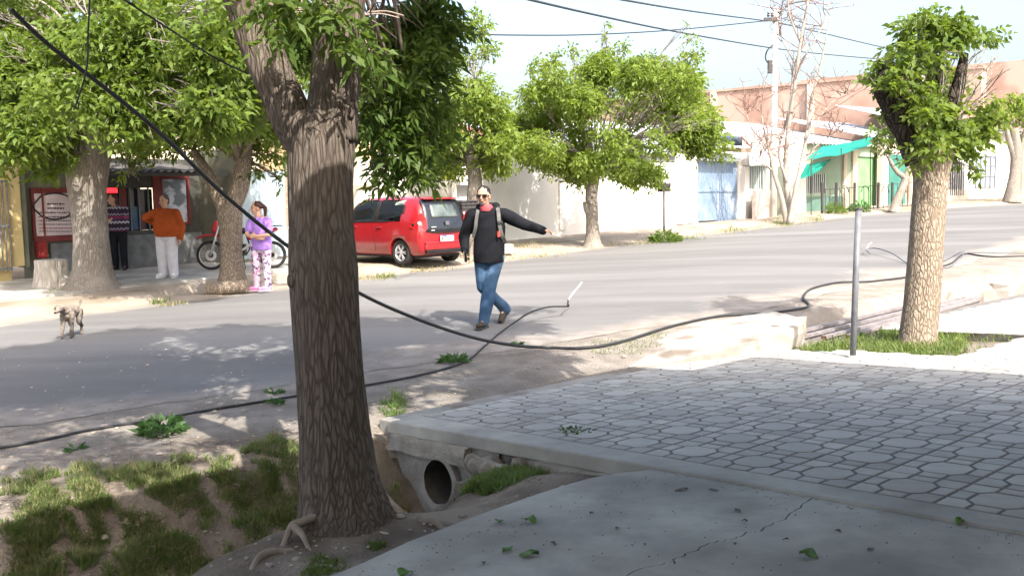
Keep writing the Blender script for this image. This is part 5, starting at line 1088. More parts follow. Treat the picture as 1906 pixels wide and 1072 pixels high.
        o = mb.build('lens', mat('tail_red', (.40, .008, .012), None, rough=.12, spec=.7), tl, local=True); o.modifiers.new('t', 'SOLIDIFY').thickness = .02
        MB().ellipsoid((-1.742, s * .725, .93), (.035, .05, .045), 12, 8).build('indicator', mat('lamp_clear', (.7, .6, .55), None, rough=.15), tl, local=True, smooth=True)
        MB().ellipsoid((-1.60, s * .80, .905), (.07, .018, .035), 12, 8).build('dark_corner', blk, tl, local=True, smooth=True)
    # hatch glass
    def rear(y, z):                                     # tail surface x
        return float(np.interp(z, [.36, .5, .78, .98, 1.10, 1.31, 1.455], [-1.80, -1.815, -1.815, -1.775, -1.75, -1.665, -1.535])) + .06 * (y / .75) ** 2
    def rear_panel(name, y0, y1, z0, z1, m, off, par, wtop=1., round_=0, ny=10, nz_=8):
        mb = MB(); vs = []
        for a in range(nz_ + 1):
            t = a / nz_; z = z0 + (z1 - z0) * t; k = 1 + (wtop - 1) * t
            for b in range(ny + 1):
                u = -1 + 2 * b / ny; yy = (y0 + y1) / 2 + u * (y1 - y0) / 2 * k; zz = z + round_ * (1 - u * u) * (1 - t) * -1; vs.append(Vector((rear(yy, zz) - off, yy, zz)))
        mb.add(vs, [(a * (ny + 1) + b, (a + 1) * (ny + 1) + b, (a + 1) * (ny + 1) + b + 1, a * (ny + 1) + b + 1) for a in range(nz_) for b in range(ny)]); o = mb.build(name, m, par, local=True, smooth=True); so = o.modifiers.new('t', 'SOLIDIFY'); so.thickness = .012; so.offset = 1; return o
    hg = rear_panel('tailgate_glass', -.655, .655, .745, 1.43, mat('tailgate_black', (.014, .015, .02), None, rough=.07, spec=.7), .022, car, .84, .03)
    rear_panel('rear_window', -.40, .40, 1.05, 1.33, mat('rear_glass', (.03, .037, .035), (.10, .12, .11), scale=2.2, rough=.06, spec=.7), .036, hg, .92)
    MB().box((-1.86, 0, .92), (.01, .11, .09)).build('badge', mat('badge', (.25, .27, .3), None, rough=.2, metallic=.8), hg, local=True, bevel=.01)
    MB().box((-1.85, .40, .845), (.008, .13, .018)).build('badge', mat('badge2', (.5, .5, .5)), hg, local=True); MB().box((-1.845, .42, .775), (.008, .10, .016)).build('badge', mat('badge2', (.5, .5, .5)), hg, local=True)
    MB().box((-1.57, 0, 1.468), (.16, .98, .03), Matrix.Rotation(-.12, 3, 'Y')).build('spoiler', red, car, local=True, bevel=.012)
    pl = MB().box((-1.838, 0, .585), (.012, .40, .13)).build('number_plate', mat('plate_white', (.72, .72, .74), None, rough=.4), car, local=True, bevel=.004)
    MB().box((-1.846, 0, .637), (.004, .39, .022)).build('plate_band', mat('plate_blue', (.06, .10, .42)), pl, local=True)
    for k, y in enumerate((.15, .105, .06, -.0, -.045, -.10, -.145)): MB().box((-1.846, y, .578), (.004, .026, .065 if k % 2 else .06)).build('plate_character', ink, pl, local=True)
    MB().box((-1.80, 0, .43), (.10, 1.28, .20)).build('bumper', red, car, local=True, bevel=.05); MB().box((-1.83, 0, .50), (.06, 1.3, .025)).build('bumper_crease', red, car, local=True, bevel=.01); MB().box((-1.76, 0, .30), (.16, 1.2, .08)).build('bumper_valance', blk, car, local=True, bevel=.02)
    MB().box((0, 0, .24), (3.0, 1.3, .16)).build('underbody', blk, car, local=True)
    for x in (-1.16, 1.15):
        for s in (-1, 1):
            w = empty_child('wheel', car, (x, s * .70, .285)); mb = MB().lathe([(.19, -.085), (.265, -.09), (.285, -.07), (.288, 0), (.285, .07), (.265, .09), (.19, .085)], (0, 0, 0), (0, s, 0), 32, closed=True); mb.build('tyre', tyre, w, local=True, smooth=True)
            mb = MB().lathe([(.195, -.06), (.195, .07), (.182, .075), (.172, .05), (.172, -.06)], (0, 0, 0), (0, s, 0), 32, closed=True)
            for k in range(6):
                an = k * pi / 3; d = Vector((cos(an), 0, sin(an))); pr = Vector((-sin(an), 0, cos(an)))
                for e in (-1, 1): mb.bar(d * .03 + Vector((0, s * .06, 0)), d * .18 + pr * (e * .028) + Vector((0, s * .066, 0)), .02, .02)
            mb.lathe([(.04, 0), (.04, .072), (.02, .078)], (0, 0, 0), (0, s, 0), 14); mb.build('rim', alloy, w, local=True)
            MB().lathe([(.17, 0), (.17, .02)], (0, 0, 0), (0, s, 0), 24).build('brake', blk, w, local=True)
    # seats seen through the glass
    for x, y in ((-.75, .36), (-.75, -.36), (.2, .36), (.2, -.36)): MB().box((x, y, .86), (.16, .46, .58), Matrix.Rotation(-.2, 3, 'Y')).build('seat', blk, car, local=True, bevel=.05); MB().box((x - .07, y, 1.24), (.09, .26, .16)).build('headrest', blk, car, local=True, bevel=.03)
    car.scale = (.97, .97, .96)
    return car
def empty_child(name, parent, loc=(0, 0, 0)):
    o = bpy.data.objects.new(name, None); COL.objects.link(o); o.parent = parent; o.location = loc; o.empty_display_size = .1; OFF[o.name] = Vector((0, 0, 0)); return o
hatchback()

# ================================================================== RED TRAIL MOTORCYCLE
def motorcycle():
    f, r = gs(395, 503, .12), gs(508, 499, .12); d = f - r; ang = atan2(d.y, d.x); c = (f + r) / 2; s = d.length / 1.38
    t = empty('motorcycle', c, 'red trail motorcycle parked in front of the shop wall', 'motorcycle', rz=ang); t.scale = (min(1.08, max(.92, s)),) * 3
    red = mat('moto_red', (.44, .02, .02), (.5, .03, .03), scale=2, rough=.3, spec=.6); blk = mat('moto_black', (.014, .014, .015), (.024, .024, .025), scale=14, rough=.6); al = mat('moto_alloy', (.5, .5, .5), (.58, .58, .58), scale=8, rough=.4, metallic=.5); ty = MATS['tyre']
    for x, R_, w_ in ((.69, .335, .042), (-.69, .315, .055)):
        wh_ = empty_child('wheel', t, (x, 0, R_)); MB().lathe([(R_ - .065, -w_ * .7), (R_ - .02, -w_), (R_, -w_ * .5), (R_, w_ * .5), (R_ - .02, w_), (R_ - .065, w_ * .7)], (0, 0, 0), (0, 1, 0), 36, closed=True).build('tyre', ty, wh_, local=True, smooth=True)
        MB().lathe([(R_ - .07, -.022), (R_ - .055, -.026), (R_ - .055, .026), (R_ - .07, .022)], (0, 0, 0), (0, 1, 0), 36, closed=True).build('rim', al, wh_, local=True, smooth=True)
        mb = MB()
        for k in range(32): an = k * pi / 16; e = .03 * (1 if k % 2 else -1); mb.tube([(.04 * cos(an + .3), e, .04 * sin(an + .3)), ((R_ - .06) * cos(an), 0, (R_ - .06) * sin(an))], .003, 4)
        mb.build('spokes', al, wh_, local=True); MB().lathe([(.035, -.05), (.05, -.04), (.05, .04), (.035, .05)], (0, 0, 0), (0, 1, 0), 16).build('hub', blk, wh_, local=True); MB().lathe([(.06, .045), (.125, .045), (.125, .05), (.06, .05)], (0, 0, 0), (0, 1, 0), 28, closed=True).build('brake_disc', al, wh_, local=True)
    for y in (-.085, .085): MB().tube([(.70, y, .32), (.60, y, .62), (.47, y, 1.02)], [.026, .022, .02], 10).build('fork', al, t, local=True, smooth=True)
    fe_ = MB(); vs = []
    for k in range(13):
        q = k / 12; x = .36 + .62 * q; z = .76 + .05 * sin(q * pi * .9) - .10 * max(0, q - .7); w = .075 * (1 - .35 * q)
        for y, dz in ((-1, -.035), (-.6, .0), (0, .015), (.6, 0), (1, -.035)): vs.append((x, y * w, z + dz))
    fe_.add(vs, [(k * 5 + q, (k + 1) * 5 + q, (k + 1) * 5 + q + 1, k * 5 + q + 1) for k in range(12) for q in range(4)]); o = fe_.build('front_fender', red, t, local=True, smooth=True); o.modifiers.new('s', 'SOLIDIFY').thickness = .008
    mb = MB(); mb.ellipsoid((.56, 0, .98), (.09, .12, .16), 14, 10, Matrix.Rotation(-.35, 3, 'Y')); hm = mb.build('headlight_mask', red, t, local=True, smooth=True); MB().ellipsoid((.625, 0, .95), (.03, .075, .07), 12, 8).build('headlight', mat('lamp_clear', (.7, .6, .55)), hm, local=True, smooth=True)
    mb = MB(); mb.caps((.34, 0, .90), (.05, 0, .86), .13, .10, 14); mb.caps((.40, 0, .78), (.25, 0, .70), .12, .07, 14); remesh(mb, 'fuel_tank', red, t, .02, 4)
    mb = MB(); mb.caps((.08, 0, .87), (-.62, 0, .90), .075, .07, 12); remesh(mb, 'saddle', blk, t, .02, 4)
    mb = MB(); mb.caps((-.25, 0, .80), (-.80, 0, .90), .06, .045, 10); mb.caps((-.2, 0, .72), (-.55, 0, .8), .07, .05, 10); remesh(mb, 'tail_cowl', red, t, .02, 4)
    mb = MB(); mb.box((.08, 0, .45), (.34, .24, .26)); mb.box((.16, 0, .64), (.18, .17, .22), Matrix.Rotation(-.25, 3, 'Y')); [mb.box((.17, 0, .57 + k * .035), (.22, .21, .012), Matrix.Rotation(-.25, 3, 'Y')) for k in range(6)]; mb.build('engine', blk, t, local=True, bevel=.02)
    mb = MB(); [mb.tube(q, .02, 8) for q in ([(.45, 0, .98), (.3, 0, .62), (.28, 0, .36), (-.1, 0, .33), (-.2, 0, .5), (-.1, 0, .82), (.4, 0, .9)], [(-.18, .06, .5), (-.69, .09, .315)], [(-.18, -.06, .5), (-.69, -.09, .315)], [(-.1, 0, .8), (-.75, 0, .85)])]; mb.build('frame', blk, t, local=True, smooth=True)
    MB().tube(spline([(.26, .09, .62), (.34, .12, .45), (.15, .13, .36), (-.2, .14, .55), (-.35, .16, .68), (-.72, .16, .78)], 5), lerps([.02, .02, .02, .03, .05, .045], 26), 10).build('exhaust', al, t, local=True, smooth=True)
    MB().tube(spline([(.36, -.42, 1.12), (.40, -.25, 1.14), (.46, -.08, 1.04), (.46, .08, 1.04), (.40, .25, 1.14), (.36, .42, 1.12)], 4), .012, 8).build('handlebar', blk, t, local=True, smooth=True)
    for y in (-.40, .40):
        MB().tube([(.34, y * .9, 1.12), (.345, y * 1.12, 1.11)], .018, 8).build('grip', blk, t, local=True); mr = MB().tube([(.40, y * .7, 1.14), (.40, y * .8, 1.28)], .006, 6).build('mirror', blk, t, local=True); MB().ellipsoid((.39, y * .85, 1.31), (.015, .055, .04), 12, 8).build('mirror_glass', blk, mr, local=True)
    MB().box((-.86, 0, .82), (.02, .16, .12), Matrix.Rotation(.3, 3, 'Y')).build('number_plate', mat('plate_white', (.7, .7, .7)), t, local=True); MB().tube([(-.05, .12, .35), (-.12, .28, .02)], .012, 6).build('kickstand', blk, t, local=True)
    MB().box((-.80, 0, .98), (.26, .22, .02)).build('rack', blk, t, local=True)
motorcycle()
# ================================================================== GRASS, WEEDS, LEAVES, PEBBLES
grass_m = leaf_mat('grass', (.11, .185, .045), (.21, .28, .09), .4, .6); grass_deep = leaf_mat('grass_deep_green', (.085, .14, .03), (.17, .22, .06), .4, .6); dry_m = leaf_mat('grass_dry', (.20, .19, .08), (.30, .28, .13), .3, .7)  # two grass greens, the second a little darker, and a dry straw tone
weed_m = leaf_mat('weed_leaf', (.05, .12, .03), (.09, .17, .05), .35)
def blades(pts, hgt, seed, m, name, w=.007, lean=.45, parent=None, kind='stuff', z0=-.01):
    g = np.random.default_rng(seed); P = np.array([tuple(p) for p in pts]); N = len(P); D = g.normal(size=(N, 3)) * lean; D[:, 2] = 1; P[:, 2] += z0
    v, f = leaves(P, D, hgt * g.uniform(.45, 1.25, N), np.full(N, w) * g.uniform(.6, 1.5, N), seed, .1, .5); me = np_mesh(name, v, f); o = link(name, me, m); return tag(o, kind=kind)
def patch(list_, fn, dens, seed):                      # list of picture ellipses (x, y, rx, ry, weight)
    g = random.Random(seed); out = []
    for x, y, rx, ry, w in list_:
        c = fn(x, y); dd = depth(c); wx, wy = rx / FPX * dd, ry * dd * dd / (FPX * 1.7); far = c.y > 14; ca = Vector((c.x, c.y, 0)).normalized(); cb = Vector((ca.y, -ca.x, 0))
        for _ in range(int(dens * w)):
            a, r = g.uniform(0, 6.28), g.uniform(0, 1) ** .62; q = c + cb * (cos(a) * r * wx) + ca * (sin(a) * r * wy)
            z = far_z(q.x, q.y, U(q)) if far else dirt_z(q.x, q.y)
            if not far and (ij(q)[0] > -1.2 or (ij(q)[1] > -1.2 and ij(q)[0] > -7)): continue
            if nz(q.x, q.y, 5., 3.) + .5 * nz(q.x, q.y, 13., 6.) > -.16 + .5 * (r - .5): out.append(Vector((q.x, q.y, z)))
    return out
def gd2(px, py): return gd(px, py)
L1 = [(300, 905, 140, 30, 2.4), (450, 880, 110, 28, 1.6), (520, 860, 60, 22, .9), (170, 962, 140, 34, 2.2), (110, 1030, 130, 45, 2.0), (150, 1055, 110, 28, 1.1), (520, 985, 26, 16, .3), (310, 935, 110, 20, 1.), (60, 990, 80, 30, .6)]
tag(blades(patch(L1, gd2, 1400, 33), .11, 34, dry_m, 'ditch_dry_grass', .005), 'dry straw mixed in the ditch grass', 'grass')
tag(blades(patch(L1, gd2, 4600, 3), .075, 4, grass_m, 'ditch_grass', .0055), 'green grass growing along the ditch bank', 'grass')
L2 = [(930, 895, 60, 18, 1.), (890, 905, 40, 14, .8), (985, 875, 50, 18, .8), (1040, 868, 40, 10, .3), (735, 855, 26, 30, .9), (745, 925, 30, 16, .5), (725, 890, 20, 30, .6), (880, 912, 26, 12, .6)]
tag(blades(patch(L2, gd2, 1500, 5), .09, 6, grass_m, 'culvert_grass', .007), 'grass tufts around the culvert mouth', 'grass')
L3 = [(610, 1050, 45, 25, .7), (590, 1068, 30, 15, .4), (700, 1018, 20, 8, .3)]
tag(blades(patch(L3, gd2, 700, 7), .05, 8, grass_deep, 'bank_grass', .006), 'short grass on the root bank beside the concrete', 'grass')
g = random.Random(6); pts = []
while len(pts) < 5200:
    i, j = g.uniform(-5.75, -1.8), g.uniform(9.6, 14.4)
    if i < -4.6 and j < 9.75: continue
    q = lat(i, j, -.04)
    X = CX + FPX * (q - EYE).dot(RGT) / (q - EYE).dot(FWD)
    if X > 1800 and g.random() < .85: continue
    if j < 10.25 and i > -4.5: continue
    if nz(i, j, 1.7) > -.25 - .3 * (j < 12): pts.append(q)
tag(blades(pts, .13, 9, grass_deep, 'tree_square_grass', .009, .6), 'lush grass around the pollarded tree', 'grass')
gf_ = lambda px, py: (lambda p: Vector((p.x, p.y, far_z(p.x, p.y, U(p)))))(gs(px, py, .07))
L4 = [(1340, 428, 110, 8, 1.3), (1460, 416, 70, 7, 1.2), (1230, 443, 60, 8, .8), (1000, 472, 70, 6, .6), (980, 458, 60, 5, .5), (700, 512, 40, 5, .5), (1180, 450, 60, 6, .4), (1520, 408, 40, 4, .5), (790, 497, 70, 6, .6), (1840, 376, 40, 3, .5), (320, 560, 30, 4, .3), (110, 545, 20, 6, .3), (900, 478, 60, 5, .5)]
tag(blades(patch(L4, gf_, 700, 11), .14, 12, dry_m, 'verge_grass', .012, .6), 'dry yellowish grass along the far verge', 'grass')
L5 = [(1455, 412, 30, 6, .7), (1370, 425, 25, 5, .3), (1520, 405, 14, 4, .3), (1285, 440, 30, 4, .3), (300, 555, 20, 3, .2), (720, 510, 25, 4, .3), (1560, 395, 20, 5, .4)]
tag(blades(patch(L5, gf_, 600, 13), .2, 14, grass_deep, 'verge_weeds', .014, .6), 'green weeds along the far verge', 'grass')
L6 = [(1190, 640, 90, 8, 1.), (1250, 625, 50, 6, .5), (1150, 655, 50, 6, .4)]
tag(blades([gr(p.x, p.y, 0) for p in [Vector((x + g.uniform(-rx, rx), y + g.uniform(-ry, ry), 0)) for x, y, rx, ry, w in L6 for _ in range(int(420 * w))]], .06, 16, grass_deep, 'kerb_grass', .007, .7), 'thin grass between dirt and concrete crossing', 'grass')
def tuft(px, py, r, h, n, label, fn=gr, m=None, name='weed', L=.09):
    b = fn(px, py); b.z -= .015; t = empty(name, b, label, 'plant'); g_ = np.random.default_rng(int(px)); N = n
    a = g_.uniform(0, 6.28, N); q = np.sqrt(g_.uniform(0, 1, N)) * r; P = np.stack([b.x + np.cos(a) * q, b.y + np.sin(a) * q, b.z + g_.uniform(0, 1, N) * h * (1 - (q / r) ** 2 * .6)], 1)
    D = np.stack([np.cos(a) * .8, np.sin(a) * .8, g_.uniform(.0, .9, N)], 1) + g_.normal(size=(N, 3)) * .3; v, f = leaves(P, D, L * g_.uniform(.6, 1.3, N), L * .4 * g_.uniform(.7, 1.3, N), 3); v = v - np.array(b)
    link('foliage', np_mesh('foliage', v, f), m or weed_m, t); mb = MB()
    for k in range(6): an = k * 1.05; mb.tube([b, b + Vector((cos(an) * r * .4, sin(an) * r * .4, h * .5)), b + Vector((cos(an) * r * .7, sin(an) * r * .7, h * .9))], [.005, .004, .002], 5)
    mb.build('stems', weed_m, t)
tuft(303, 806, .16, .10, 170, 'bright green weed clump on the dirt beside the loose cable'); tuft(846, 674, .12, .05, 90, 'small flat green weed on the dirt by the cable bend'); tuft(512, 752, .06, .03, 40, 'tiny weed under the loose cable left of the trunk', L=.06); tuft(510, 732, .06, .02, 30, 'tiny weed just above the loose cable left of the trunk', L=.06)
tuft(140, 838, .05, .02, 24, 'tiny low weed near the left end of the loose cable', L=.06); tuft(962, 642, .06, .02, 30, 'tiny weed between the two cables', L=.06)
tuft(1238, 446, .42, .36, 500, 'dark leafy bush at the foot of the small waste basket', gf_, leaf_dark, 'bush', .13); tuft(1418, 405, .35, .6, 500, 'green bush against the low house front wall', gf_, leaf_mid, 'bush', .13); tuft(1600, 394, .4, .5, 420, 'grey-green shrub inside the iron fence', gf_, weed_m, 'bush', .12); tuft(1555, 398, .4, .5, 420, 'dark shrub before the barred green window', gf_, leaf_dark, 'bush', .12)
tuft(1075, 802, .11, .04, 50, 'thin weeds growing from the kerb joint above the ditch', lambda x, y: gp(x, y), weed_m, 'weed', .04)
# fallen leaves on the concrete
dead_m = mat('dead_leaf', (.10, .095, .08), (.17, .15, .12), scale=20, rough=.9); fresh_m = leaf_mat('fallen_green', (.10, .20, .03), (.16, .27, .05), .2)
FL_ = [(988, 968, .075, 0, 'curled bright green leaf on the concrete close to the root bank'), (930, 969, .06, 0, 'narrow green leaf on the concrete close to the root bank'), (944, 1021, .06, 0, 'yellow-green leaf on the concrete beside a jagged leaf'), (985, 1030, .085, 0, 'jagged green leaf pair on the concrete'), (1505, 1031, .08, 0, 'round bright green leaf alone on the right concrete slab'), (900, 1044, .04, 1, ''), (757, 1066, .08, 0, 'long green leaf at the concrete corner by the roots'), (1268, 908, .075, 1, 'grey-teal crumpled leaf under the kerb strip'), (1328, 909, .05, 1, ''), (1373, 947, .05, 1, ''), (1101, 951, .04, 1, ''), (1788, 971, .045, 0, 'small green leaf near the kerb on the right slab'), (1385, 966, .03, 1, ''), (1030, 1008, .04, 1, ''), (1368, 1008, .03, 1, ''), (1620, 1018, .04, 1, ''), (1462, 1000, .025, 1, ''), (1560, 985, .03, 1, ''), (1200, 1010, .025, 1, ''), (1150, 980, .03, 1, '')]
for k, (x, y, s, dead, lb_) in enumerate(FL_):
    b = gp(x, y) + PN * -.012; a = k * 2.4; e1 = PI_.normalized() * cos(a) + PJ.normalized() * sin(a); e2 = PN.cross(e1); vs = []; n = 9
    for q in range(n + 1):
        t = q / n; w = .42 * sin(pi * min(1, t * 1.02) ** .8) * (1 + .25 * sin(9 * t + k)); f_ = .35 if dead else 1.; c = b + e1 * (s * (t - .5)) + PN * ((.012 * sin(pi * t) + .004 * sin(4 * t + k)) * f_ + .004); vs += [c + e2 * (s * w * (.6 if dead else 1)) + PN * (.009 + .006 * sin(k + 5 * t)) * f_, c, c - e2 * (s * w * (.55 if dead else .9)) + PN * (.008 + .007 * cos(k + 4 * t)) * f_]
    o = MB().add(vs, [(3 * q + r, 3 * q + r + 1, 3 * q + r + 4, 3 * q + r + 3) for q in range(n) for r in (0, 1)]).build('fallen_leaf', dead_m if dead else fresh_m, origin=b, smooth=True); o.modifiers.new('t', 'SOLIDIFY').thickness = .0012
    tag(o, lb_ or 'small dry grey leaf scrap lying on the concrete', 'leaf', 'fallen leaves on the concrete')
# pebbles and clods on the bare dirt
g = random.Random(12); mb = MB()
for _ in range(900):
    x, y = g.uniform(-20, 1180), g.uniform(640, 1060); p = gr(x, y, 0) if y < 800 else gd(x, y)
    i, j = ij(p)
    if i > -1.0 or (i > -6.9 and j > -1.3): continue
    r = g.uniform(.004, .014) * (1 if g.random() < .93 else 2.2); mb.ellipsoid(p + Vector((0, 0, r * .3)), (r, r * g.uniform(.7, 1.2), r * g.uniform(.4, .8)), 6, 4)
tag(mb.build('pebbles', mat('pebble', (.24, .20, .17), (.42, .37, .32), scale=6, rough=.95)), kind='stuff')
g = random.Random(31); mb = MB()                    # grit, crumbs and bits of bark on the concrete, thicker along the kerb and the bank edge
while len(mb.v) < 4500:
    e = g.random(); i, j = (g.uniform(-.9, 4.5), g.uniform(-5.5, -1.05)) if e < .5 else ((g.uniform(-1, 5), -1.0 - abs(g.gauss(0, .12))) if e < .8 else (-.75 + abs(g.gauss(0, .2)) - .1 * 0, g.uniform(-6, -1.2)))
    r = g.uniform(.0015, .0045); p = lat(i, j, -.012 + r * .3); mb.ellipsoid(p, (r * g.uniform(.8, 2), r, r * .6), 5, 3, Matrix.Rotation(g.uniform(0, 3), 3, 'Z'))
tag(mb.build('grit', mat('grit', (.15, .13, .105), (.30, .265, .22), scale=40, rough=.95)), kind='stuff')
g = random.Random(15); mb = MB()
for _ in range(500):
    x, y = g.uniform(-20, 560), g.uniform(800, 1000); p = gd(x, y); L = g.uniform(.03, .12); a = g.uniform(0, 6.28); d = Vector((cos(a), sin(a), g.uniform(-.05, .1))); mb.tube([p + Vector((0, 0, .006)), p + d * L + Vector((0, 0, .006))], [.0025, .0015], 4)
tag(mb.build('twig_litter', bark_twig), kind='stuff')

# ================================================================== PEOPLE
skin_m = mat('skin', (.46, .27, .19), (.52, .31, .22), scale=6, rough=.55, spec=.3); skin2 = mat('skin_tan', (.42, .24, .165), (.47, .28, .195), scale=6, rough=.55)
def loft(mb, rings, n=22, yaw=0.):
    vs = []
    for c, rx, ry in rings:
        for q in range(n): a = 2 * pi * q / n; x, y = rx * cos(a), ry * sin(a); vs.append(Vector(c) + Vector((x * cos(yaw) - y * sin(yaw), x * sin(yaw) + y * cos(yaw), 0)))
    N = len(rings); return mb.add(vs, [(k * n + q, k * n + (q + 1) % n, (k + 1) * n + (q + 1) % n, (k + 1) * n + q) for k in range(N - 1) for q in range(n)] + [tuple(range(n - 1, -1, -1)), tuple((N - 1) * n + q for q in range(n))])
def hand(mb, w, f, palm_n, s=1., curl=.5, side=1):
    """hand from wrist w pointing along f; palm_n = palm side normal; thumb leaves the side of the palm"""
    w, f, pn = Vector(w), Vector(f).normalized(), Vector(palm_n); pn = (pn - f * pn.dot(f)).normalized(); lat_ = f.cross(pn) * side
    mb.caps(w, w + f * .03 * s, .023 * s, .026 * s, 8)
    for k, (o, L) in enumerate(((-.030, .068), (-.010, .076), (.010, .071), (.030, .056))):
        b = w + f * .075 * s + lat_ * o * s; mb.caps(w + f * .02 * s + lat_ * o * .6 * s, b, .015 * s, .0125 * s, 8)
        d1 = (f * cos(curl * .6) + pn * sin(curl * .6)); m_ = b + d1 * L * .5 * s; d2 = f * cos(curl * 1.5) + pn * sin(curl * 1.5); mb.caps(b, m_, .0105 * s, .0098 * s, 8); mb.caps(m_, m_ + d2 * L * .5 * s, .0095 * s, .008 * s, 8)
    b = w + f * .025 * s - lat_ * .028 * s; m_ = b + (f * .6 - lat_ * .7 + pn * .3).normalized() * .042 * s; mb.caps(b, m_, .014 * s, .0115 * s, 8); mb.caps(m_, m_ + (f * .85 - lat_ * .2 + pn * .4).normalized() * .032 * s, .0108 * s, .0088 * s, 8)
def person(label, base, J, look, voxel=.0075, skin=None, folds=.004, cat='person', group=None, s=1.):
    t = empty('person', base, label, cat, group); skin = skin or skin_m; hd, yaw, tilt = Vector(J['head']), J.get('yaw', 0), J.get('tilt', 0); R = Matrix.Rotation(yaw, 3, 'Z') @ Matrix.Rotation(tilt, 3, 'X'); P = lambda x, y, z: hd + R @ Vector((x, y, z)) * s * J.get('hs', 1.)
    b = MB(); k = s * J.get('hs', 1.)
    b.ellipsoid(P(0, .012, .025), Vector((.076, .096, .098)) * k, 18, 14, R); b.ellipsoid(P(0, -.012, -.045), Vector((.060, .074, .072)) * k, 16, 12, R); b.ellipsoid(P(0, -.05, -.088), Vector((.032, .03, .026)) * k, 12, 8, R)
    b.caps(P(0, -.084, .012), P(0, -.107, -.028), .010 * k, .014 * k, 8); b.ellipsoid(P(0, -.07, .028), Vector((.058, .02, .014)) * k, 12, 8, R); b.ellipsoid(P(0, -.082, -.058), Vector((.026, .012, .010)) * k, 10, 8, R)
    for e in (-1, 1): b.ellipsoid(P(e * .078, .012, -.01), Vector((.012, .022, .034)) * k, 10, 8, R); b.ellipsoid(P(e * .04, -.06, -.03), Vector((.026, .024, .022)) * k, 10, 8, R)
    nk = Vector(J['neck']); b.caps(P(0, .02, -.07), nk, .052 * s, .058 * s, 12)
    for q in ('L', 'R'):
        sh, el, wr = Vector(J['sh' + q]), Vector(J['el' + q]), Vector(J['wr' + q]); b.caps(sh, el, .045 * s, .038 * s); b.caps(el, wr, .037 * s, .026 * s); hand(b, wr, J['hd' + q], J.get('pn' + q, (0, 1, 0)), J.get('handscale', 1.) * s, J.get('cu' + q, .5), 1 if q == 'L' else -1)
        hp, kn, an = Vector(J['hip' + q]), Vector(J['kn' + q]), Vector(J['an' + q]); b.caps(hp, kn, .07 * s, .048 * s); b.caps(kn, an, .048 * s, .035 * s); b.caps(an, an + Vector(J['ft' + q]) * .08 - Vector((0, 0, .03)), .030 * s, .022 * s); b.caps(nk, sh, .05 * s, .05 * s)
    ch, pv = Vector(J['chest']), Vector(J['pelvis']); loft(b, [(pv - Vector((0, 0, .06)), .12 * s, .09 * s), (pv + Vector((0, 0, .06)), .13 * s, .095 * s), (ch, .14 * s, .095 * s), (nk - Vector((0, 0, .05)), .10 * s, .07 * s)])
    remesh(b, 'body', skin, t, voxel, 3)
    eye = mat('eye_dark', (.02, .015, .012), None, rough=.2)
    if not look.get('glasses'):
        for e in (-1, 1): MB().ellipsoid(P(e * .031, -.0795, .006), Vector((.013, .008, .007)) * k, 10, 8, R).build('eye', eye, t, local=True, smooth=True); MB().caps(P(e * .018, -.0885, .03), P(e * .047, -.08, .028), .0045 * k, .003 * k, 6).build('eyebrow', look['hair'], t, local=True)
    MB().caps(P(-.02, -.0925, -.058), P(.02, -.0925, -.058), .005 * k, .005 * k, 6).build('mouth', mat('lip', (.34, .13, .11)), t, local=True)
    # hair
    h = MB(); h.ellipsoid(P(0, .028, .045), Vector((.084, .094, .090)) * k, 18, 14, R)
    for q in look.get('hairparts', []): h.caps(P(*q[0]), P(*q[1]), q[2] * k, q[3] * k, 10)
    remesh(h, 'hair', look['hair'], t, .008, 2, disp=lambda co, f=sines(3, 10, 60, 160): f(co) * .003)
    fold = lambda amp, sd: (lambda co, f=sines(sd, 9, 9, 34): f(co * np.array([1, 1, .7])) * amp)
    # upper garment
    m = MB(); loft(m, look['torso'], 26, look.get('tyaw', 0.)); ra, rb, rc = look.get('sleeve', (.072, .058, .045))
    for q in ('L', 'R'):
        sh, el, wr = Vector(J['sh' + q]), Vector(J['el' + q]), Vector(J['wr' + q]); m.caps(sh, el if not look.get('short') else sh.lerp(el, .62), ra, rb)
        m.caps(Vector(look['torso'][-2][0]), sh, ra * .9, ra)
        if not look.get('short'): m.caps(el, el.lerp(wr, .96), rb, rc)
    for q in look.get('topparts', []): m.ellipsoid(*q, 14, 10)
    remesh(m, look.get('topname', 'jumper'), look['top'], t, voxel * 1.1, 4, disp=fold(folds, 5))
    # trousers
    m = MB(); pr = look.get('legs', (.105, .075, .06)); m.ellipsoid(pv - Vector((0, 0, .02)), (look.get('hipw', .165), look.get('hipd', .12), .13), 16, 12)
    for q in ('L', 'R'):
        hp, kn, an = Vector(J['hip' + q]), Vector(J['kn' + q]), Vector(J['an' + q]); m.caps(hp, kn, pr[0], pr[1]); m.caps(kn, an + (an - kn).normalized() * .03, pr[1], pr[2])
    remesh(m, look.get('legname', 'trousers'), look['bottom'], t, voxel * 1.1, 4, disp=fold(folds * 1.1, 8))
    for q in ('L', 'R'):
        an, ft = Vector(J['an' + q]), Vector(J['ft' + q]).normalized(); m = MB(); L = .19 * look.get('shoe', 1.); sol = Vector(J.get('up' + q, (0, 0, 1))).normalized(); o = an - sol * .045
        m.caps(an + sol * .02, o - ft * .02, .05, .045, 10); m.caps(o - ft * .03, o + ft * L * .55, .042, .042, 10); m.caps(o + ft * L * .5, o + ft * L, .042, .034, 10); sh_ = remesh(m, 'shoe', look['shoes'], t, .01, 3)
        sm_ = MB(); sm_.bar(o - sol * .04 - ft * .07, o - sol * .04 + ft * (L + .03), .082, .022, sol); sm_.build('sole', look.get('soles', mat('sole', (.05, .05, .05))), sh_, local=True, bevel=.008)
    return t, P, R
